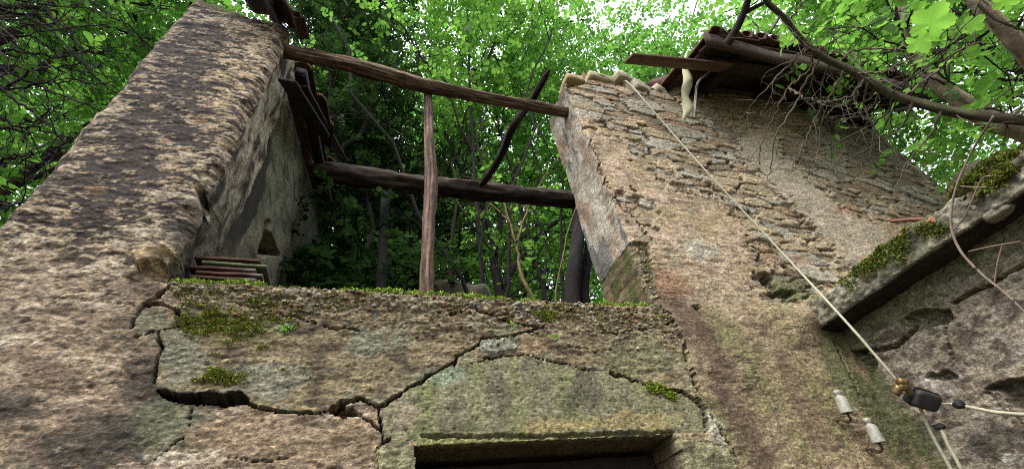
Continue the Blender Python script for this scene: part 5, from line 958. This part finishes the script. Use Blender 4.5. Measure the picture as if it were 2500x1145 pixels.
mb = MB(); tw = lin(112, 98, 84, K)
for pts in ([(1972, 112), (1920, 165), (1860, 230), (1800, 300)], [(1985, 125), (1975, 170), (1925, 215), (1900, 270), (1868, 330), (1850, 400)], [(2005, 140), (1965, 205), (1940, 260), (1895, 330), (1880, 420), (1862, 470)], [(1925, 215), (1960, 240), (1985, 262)], [(2060, 172), (2040, 215), (1990, 290), (1960, 360), (1930, 420)], [(2110, 195), (2075, 235), (2010, 250), (1975, 240)], [(2100, 190), (2085, 240), (2030, 270), (1995, 320)], [(2180, 235), (2160, 280), (2080, 330), (1990, 375), (1900, 390)], [(2150, 220), (2120, 270), (2040, 300)], [(2230, 250), (2200, 310), (2150, 345), (2050, 400), (1970, 420)], [(2120, 200), (2110, 260), (2140, 320), (2180, 370)], [(1920, 60), (1950, 20), (1990, -20)], [(2300, 268), (2270, 330), (2215, 400), (2170, 430)], [(1905, 40), (1880, 80), (1850, 100)], [(2040, 160), (2100, 120), (2230, 120), (2330, 60)], [(2200, 240), (2280, 180), (2330, 130), (2400, 100)], [(2090, 180), (2170, 170), (2260, 120)]):
    q = catmull(pd(pts, 2.9 + r.normal(0, .05, len(pts))), 26); q[3:] += r.normal(0, .004, (23, 3)); tube(mb, q, np.linspace(.0065, .0022, 26), 5, tw * r.uniform(.6, 1.3), .2, 20, 5, capped=False)
    twiggy(mb, q, .0022, tw, r, 5, .22, .3, (-.2, 0, -.2))
twiggy(mb, lp[20:80], .003, tw, r, 10, .36, .5, (-.4, 0, -.7)); twiggy(mb, lp[30:], .004, tw * .7, r, 10, .6, -.2, (.1, 0, .6))
mb.part('twigs', M['twig'], limb)
fk = thing('forked_branch', PD(1790, 100, 3.2), 'black forked branch rising from the ridge of the eave to the top of the picture', 'branch')
mb = MB(); tube(mb, catmull(pd([(1775, 108), (1790, 85), (1812, 40), (1830, -10), (1850, -70)], 3.4), 30), np.linspace(.030, .018, 30), 8, lin(46, 38, 34, K), .2, 9, 903, .3, .2); q = catmull(pd([(1815, 35), (1840, 20), (1880, 0), (1930, -30)], 3.4), 16); tube(mb, q, np.linspace(.016, .010, 16), 6, lin(46, 38, 34, K)); q2 = catmull(pd([(1640, -30), (1620, 60), (1590, 150), (1545, 200)], 5.), 20); mb.part('limb', M['bark'], fk)
def lobed(mb, c, size, nrm, up_, seed):
    """five-lobed leaf"""
    nrm = nrm / np.linalg.norm(nrm); up_ = up_ - nrm * (up_ @ nrm); up_ /= np.linalg.norm(up_); sd_ = np.cross(up_, nrm); rr = np.random.default_rng(seed)
    th_ = np.linspace(-np.pi, np.pi, 60, endpoint=False); lob = .62 + .30 * np.abs(np.cos(th_ * 2.5 + np.pi * 0)) ** .8 + .05 * np.cos(th_ * 22); lob = np.where(np.abs(th_) > 2.75, .35, lob); lob = lob * (1.12 - .10 * np.abs(th_))
    P = np.stack([np.sin(th_) * lob, np.cos(th_) * lob], 1) * size / 2
    cup = -.28 * (P[:, :1] ** 2) / size - .10 * P[:, 1:] ** 2 / size + .03 * size * np.cos(th_ * 5)[:, None]
    V = np.vstack([c + P[:, :1] * sd_ + P[:, 1:] * up_ + cup * nrm, c[None] + nrm * .0]); a = np.arange(60); b = (a + 1) % 60; mb.add(V, None, np.stack([a, b, np.full(60, 60)], 1)); return mb
for k, (x_, y_, d_, s_, rot) in enumerate([(2272, 58, 1.7, .108, .5), (2244, 100, 1.72, .075, 2.4), (1948, 82, 3.2, .12, -1.9), (1918, 98, 3.3, .09, -2.4), (2372, 62, 2.8, .09, 1.0), (2455, 5, 2.8, .10, .4), (2095, 20, 4.2, .11, 2.0)]):
    n_ = -ray(x_, y_) / 1100 + r.normal(0, .25, 3); u_ = camU * math.cos(rot) + camR * math.sin(rot); o = lobed(MB(), PD(x_, y_, d_), s_, n_, u_, 30 + k).part('leaf', M['bigleaf'], limb, True)
pt = thing('pale_trunked_tree', (6.2, -0.4, 0), 'pale grey trunked tree leaning across the upper right corner behind the dark limb', 'tree')
mb = MB(); q1 = catmull([np.array([6.2, -0.4, -.1]), np.array([5.9, -.3, 3.2])] + pd([(2640, 370), (2520, 326), (2420, 292), (2340, 242), (2285, 205), (2225, 130), (2205, 40), (2190, -60)], [5.2, 5, 5, 5, 5, 5.1, 5.2, 5.4]), 80); tube(mb, q1, np.interp(np.linspace(0, 1, 80), [0, .4, .75, 1], [.11, .08, .038, .026]), 10, lin(190, 172, 150, K), .12, 7, 905, .35, .05, c2=lin(150, 132, 112, K))
q2 = catmull(pd([(2640, 370), (2600, 250), (2505, 135), (2440, 62), (2360, -20), (2300, -90)], [5.2, 5, 4.6, 4.5, 4.5, 4.6]), 50); tube(mb, q2, np.linspace(.06, .038, 50), 10, lin(196, 176, 156, K), .12, 7, 906, .35, .05, c2=lin(156, 136, 116, K)); mb.part('trunk', M['bark'], pt)
mb = MB(); twiggy(mb, q1[35:], .010, lin(66, 54, 44, K), r, 18, 1.2, 0, None); twiggy(mb, q2[12:], .010, lin(66, 54, 44, K), r, 14, 1.2, 0, None); mb.part('twigs', M['twig'], pt)
mb, cc_ = crown(PD(2420, -40, 5.6), (1.3, 1.0, .9), 60, 80, .34, .075, 907); mb.part('crown', M['leaf_light'], pt, False)
vn = thing('dry_vine', PX(2500, 760, 2.1), 'dry pinkish vine stem arching down over the concrete ledge on the right', 'vine')
mb = MB(); tube(mb, catmull([PX(2425, 285, 2.0)] + [PX(a, b, 2.08) for a, b in ((2372, 372), (2335, 455), (2322, 520), (2326, 570), (2350, 620), (2400, 672), (2450, 712), (2505, 765), (2580, 850))], 70), np.interp(np.linspace(0, 1, 70), [0, .5, 1], [.0038, .0045, .0038]), 7, lin(150, 128, 112, K), .2, 25, 910, .3)
for pts in ([(2365, 614), (2420, 602), (2490, 590)], [(2428, 690), (2436, 640), (2447, 600)], [(2330, 560), (2360, 520), (2395, 440), (2420, 430)], [(2345, 455), (2390, 458), (2410, 456)]): tube(mb, catmull([PX(a, b, 2.06) for a, b in pts], 14), .0026, 5, lin(140, 112, 94, K), .2, 20, 911, capped=False)
mb.part('stem', M['twig'], vn)
# stems inside the ruin
SH = 'stems growing inside the ruin'
def shrub(name, lines, Yv, c, lb, seed, n_leaf=0, lm='leaf', side=10, ln=.8):
    t = thing(name, PY(lines[0][0][0], 735, Yv) * [1, 1, 0] + [0, 0, 2.4], lb, 'shrub', SH); mb = MB(); rr = np.random.default_rng(seed); tips = []
    base = PY(lines[0][0][0], 735, Yv); tube(mb, np.linspace(base * [1, 1, 0] + [0, 0, 2.45], base, 6), .05, 7, lin(*c, K))
    for pts, r_ in [(l[:-1], l[-1]) for l in lines]:
        q = catmull([PY(a, b, Yv + k * .05) for k, (a, b) in enumerate(pts)], 30); q[2:] += rr.normal(0, .006, (28, 3)); tube(mb, q, np.linspace(r_, r_ * .5, 30), 7, lin(*c, K), .2, 6, seed, .3, .15, capped=False); twiggy(mb, q[8:], r_ * .3, lin(*c, K), rr, side, ln, -.1, (0, 0, .3)); tips.append(q[10:])
    mb.part('stem', M['bark'], t)
    if n_leaf:
        p = np.concatenate(tips); p = p[rr.integers(0, len(p), n_leaf)] + rr.normal(0, .35, (n_leaf, 3)); leaves(lb_ := MB(), p, .085, rr); lb_.part('foliage', M[lm], t, False)
    return t
shrub('shrub', [[(1222, 735), (1208, 650), (1203, 590), (1168, 490), (1120, 400), (1085, 320), .07], [(1205, 620), (1222, 540), (1200, 480), (1150, 330), .05], [(1225, 700), (1262, 645), (1330, 560), (1410, 515), (1480, 470), .055], [(1215, 660), (1240, 600), (1300, 560), (1340, 480), .022], [(1222, 735), (1290, 690), (1390, 620), (1450, 580), .02], [(1230, 735), (1330, 700), (1420, 690), .016]], 5.0, (28, 22, 18), 'dark many stemmed shrub right of the reddish post, seen under the beam', 31, 500)
shrub('shrub', [[(1306, 735), (1275, 680), (1266, 640), (1262, 600), (1245, 545), (1226, 480), (1205, 430), .026], [(1262, 590), (1285, 520), (1330, 430), (1392, 345), .018], [(1245, 545), (1200, 500), (1120, 470), .012]], 3.9, (112, 94, 58), 'lighter olive barked sapling bending up in front of the dark shrub', 32, 60, 'leaf_light', 8, .6)
shrub('shrub', [[(1380, 735), (1375, 640), (1400, 540), (1450, 430), .02], [(1430, 735), (1430, 640), (1380, 560), (1290, 430), .018], [(1340, 735), (1360, 660), (1330, 560), (1280, 400), .02], [(1150, 735), (1120, 560), (1070, 320), (1000, 100), .03], [(1280, 735), (1290, 500), (1320, 300), (1380, 60), .028]], 6.2, (30, 25, 20), 'thicket of thin dark stems behind the shrub at the right side of the opening', 33, 1400, 'leaf_light', 16, 1.0)
mb = MB(); tube(mb, catmull([PY(a, b, 2.4) for a, b in ((1355, 740), (1360, 690), (1376, 620), (1385, 570), (1405, 510), (1418, 470), (1408, 400))], 40), .0065, 6, lin(128, 118, 76, K), .3, 30, 35, .3); mb.thing('hanging_vine', M['twig'], 'thin pale vine hanging in front of the dark posts beside the reveal', 'vine')
for k, (pts, Yv, lb) in enumerate([([(1690, -60), (1655, 60), (1600, 150), (1560, 190), (1520, 230)], 4.2, 'long dark bough slanting down to the wall top left of the eave'), ([(1720, -60), (1690, 50), (1670, 130), (1655, 200)], 3.8, 'dark bough coming down just left of the hanging strip'), ([(960, -40), (1010, 40), (1060, 110), (1160, 170), (1240, 215)], 5.4, 'thin bare bough over the long pole'), ([(700, 330), (800, 300), (900, 290), (980, 330)], 4.0, 'thin pale bough in the dark ivy')]):
    mb = MB(); q = catmull([PY(a, b, Yv) for a, b in pts], 30); q[1:] += r.normal(0, .01, (29, 3)); tube(mb, q, np.linspace(.030, .012, 30) * (1 if k < 2 else .6), 7, lin(48, 40, 34, K), .2, 6, 40 + k, .3); twiggy(mb, q, .007, lin(50, 42, 34, K), r, 10, .8, 0); mb.thing('bough', M['bark'], lb, 'bough', 'boughs reaching into the picture')
# bare conifer on the left
bcf = thing('bare_conifer', (-5.6, 2.6, 0), 'dark half dead conifer with bare drooping branches at the left edge', 'tree')
mb = MB(); tr = catmull([(-5.6, 2.6, -.1), (-5.5, 2.7, 3), (-5.2, 2.7, 6), (-4.9, 2.6, 10)], 30); tube(mb, tr, np.linspace(.17, .08, 30), 10, lin(58, 48, 40, K), .15, 5, 950, .3, .2); mb.part('trunk', M['bark'], bcf)
mb = MB(); cb = lin(34, 28, 24, K)
for pts in ([(-80, 240), (0, 215), (80, 175), (150, 162), (250, 162)], [(-80, 230), (0, 222), (100, 205), (180, 200), (290, 207)], [(-60, 150), (20, 178), (110, 220), (200, 250), (260, 272)], [(-60, 260), (30, 300), (110, 320), (190, 348)], [(-60, 60), (40, 90), (130, 60), (190, 10)], [(180, -30), (260, 30), (310, 60), (360, 110)], [(160, 60), (200, 130), (205, 200)], [(-60, 330), (30, 310), (90, 290), (150, 250)], [(-60, 20), (60, 40), (150, 100), (230, 190), (280, 225)], [(90, 410), (130, 370), (150, 330)], [(-60, 500), (20, 498), (80, 490)], [(-60, 110), (60, 130), (170, 135), (300, 110)], [(280, 5), (350, 10), (430, 20)], [(-60, 400), (40, 385), (110, 350)], [(-60, 180), (50, 250), (140, 330), (170, 400)]):
    q = catmull([PY(a, b, 2.7 + r.normal(0, .05)) for a, b in pts], 26); q[1:] += r.normal(0, .012, (25, 3)); tube(mb, q, np.linspace(.014, .004, 26), 6, cb * r.uniform(.7, 1.2), .2, 8, 951, capped=False); twiggy(mb, q, .0042, cb, r, 8, .6, .35)
for k in range(9):
    a = np.array([r.uniform(-80, 200), r.uniform(-60, 100)]); b = a + [r.uniform(60, 220), r.uniform(-20, 90)]; q = catmull([PY(*a, 2.5), PY(*((a + b) / 2 + r.normal(0, 12, 2)), 2.5), PY(*b, 2.5)], 14); tube(mb, q, np.linspace(.010, .004, 14), 5, lin(76, 66, 56, K), capped=False); twiggy(mb, q, .003, lin(60, 52, 44, K), r, 8, .5, .3)
mb.part('twigs', M['twig'], bcf)
# little weeds and fallen leaves
for k, (x_, y_, n, lb) in enumerate([(695, 802, 26, 'tiny bright green weed on the slab face left of centre'), (1352, 822, 22, 'tiny green weed in the crack under the mossy edge'), (1250, 792, 14, 'small pale weed just below the mossy edge')]):
    mb = MB(); leaves(mb, PY(x_, y_, 1.455) + r.normal(0, 1, (n, 3)) * [.016, .006, .006], .015, r, .5, .4); mb.thing('weed', M['leaf_light'], lb, 'weed', smooth=False)
def fleaf(c, L, lb):
    c = np.asarray(c); mb = MB(); leaves(mb, c[None] + np.zeros((1, 3)), L, np.random.default_rng(5), 2.0, .6); mb.thing('dead_leaf', M['dead_leaf'], lb, 'leaf')
fleaf(PY(1262, 727, 1.50), .05, 'fallen orange leaf lying on the mossy top edge'); fleaf(PY(2032, 168, 1.05), .10, 'bright orange dead leaf caught under the eave')
# ------------------------------------------------------------------ tidy
for o in bpy.data.objects:
    if '_o' in o: del o['_o']
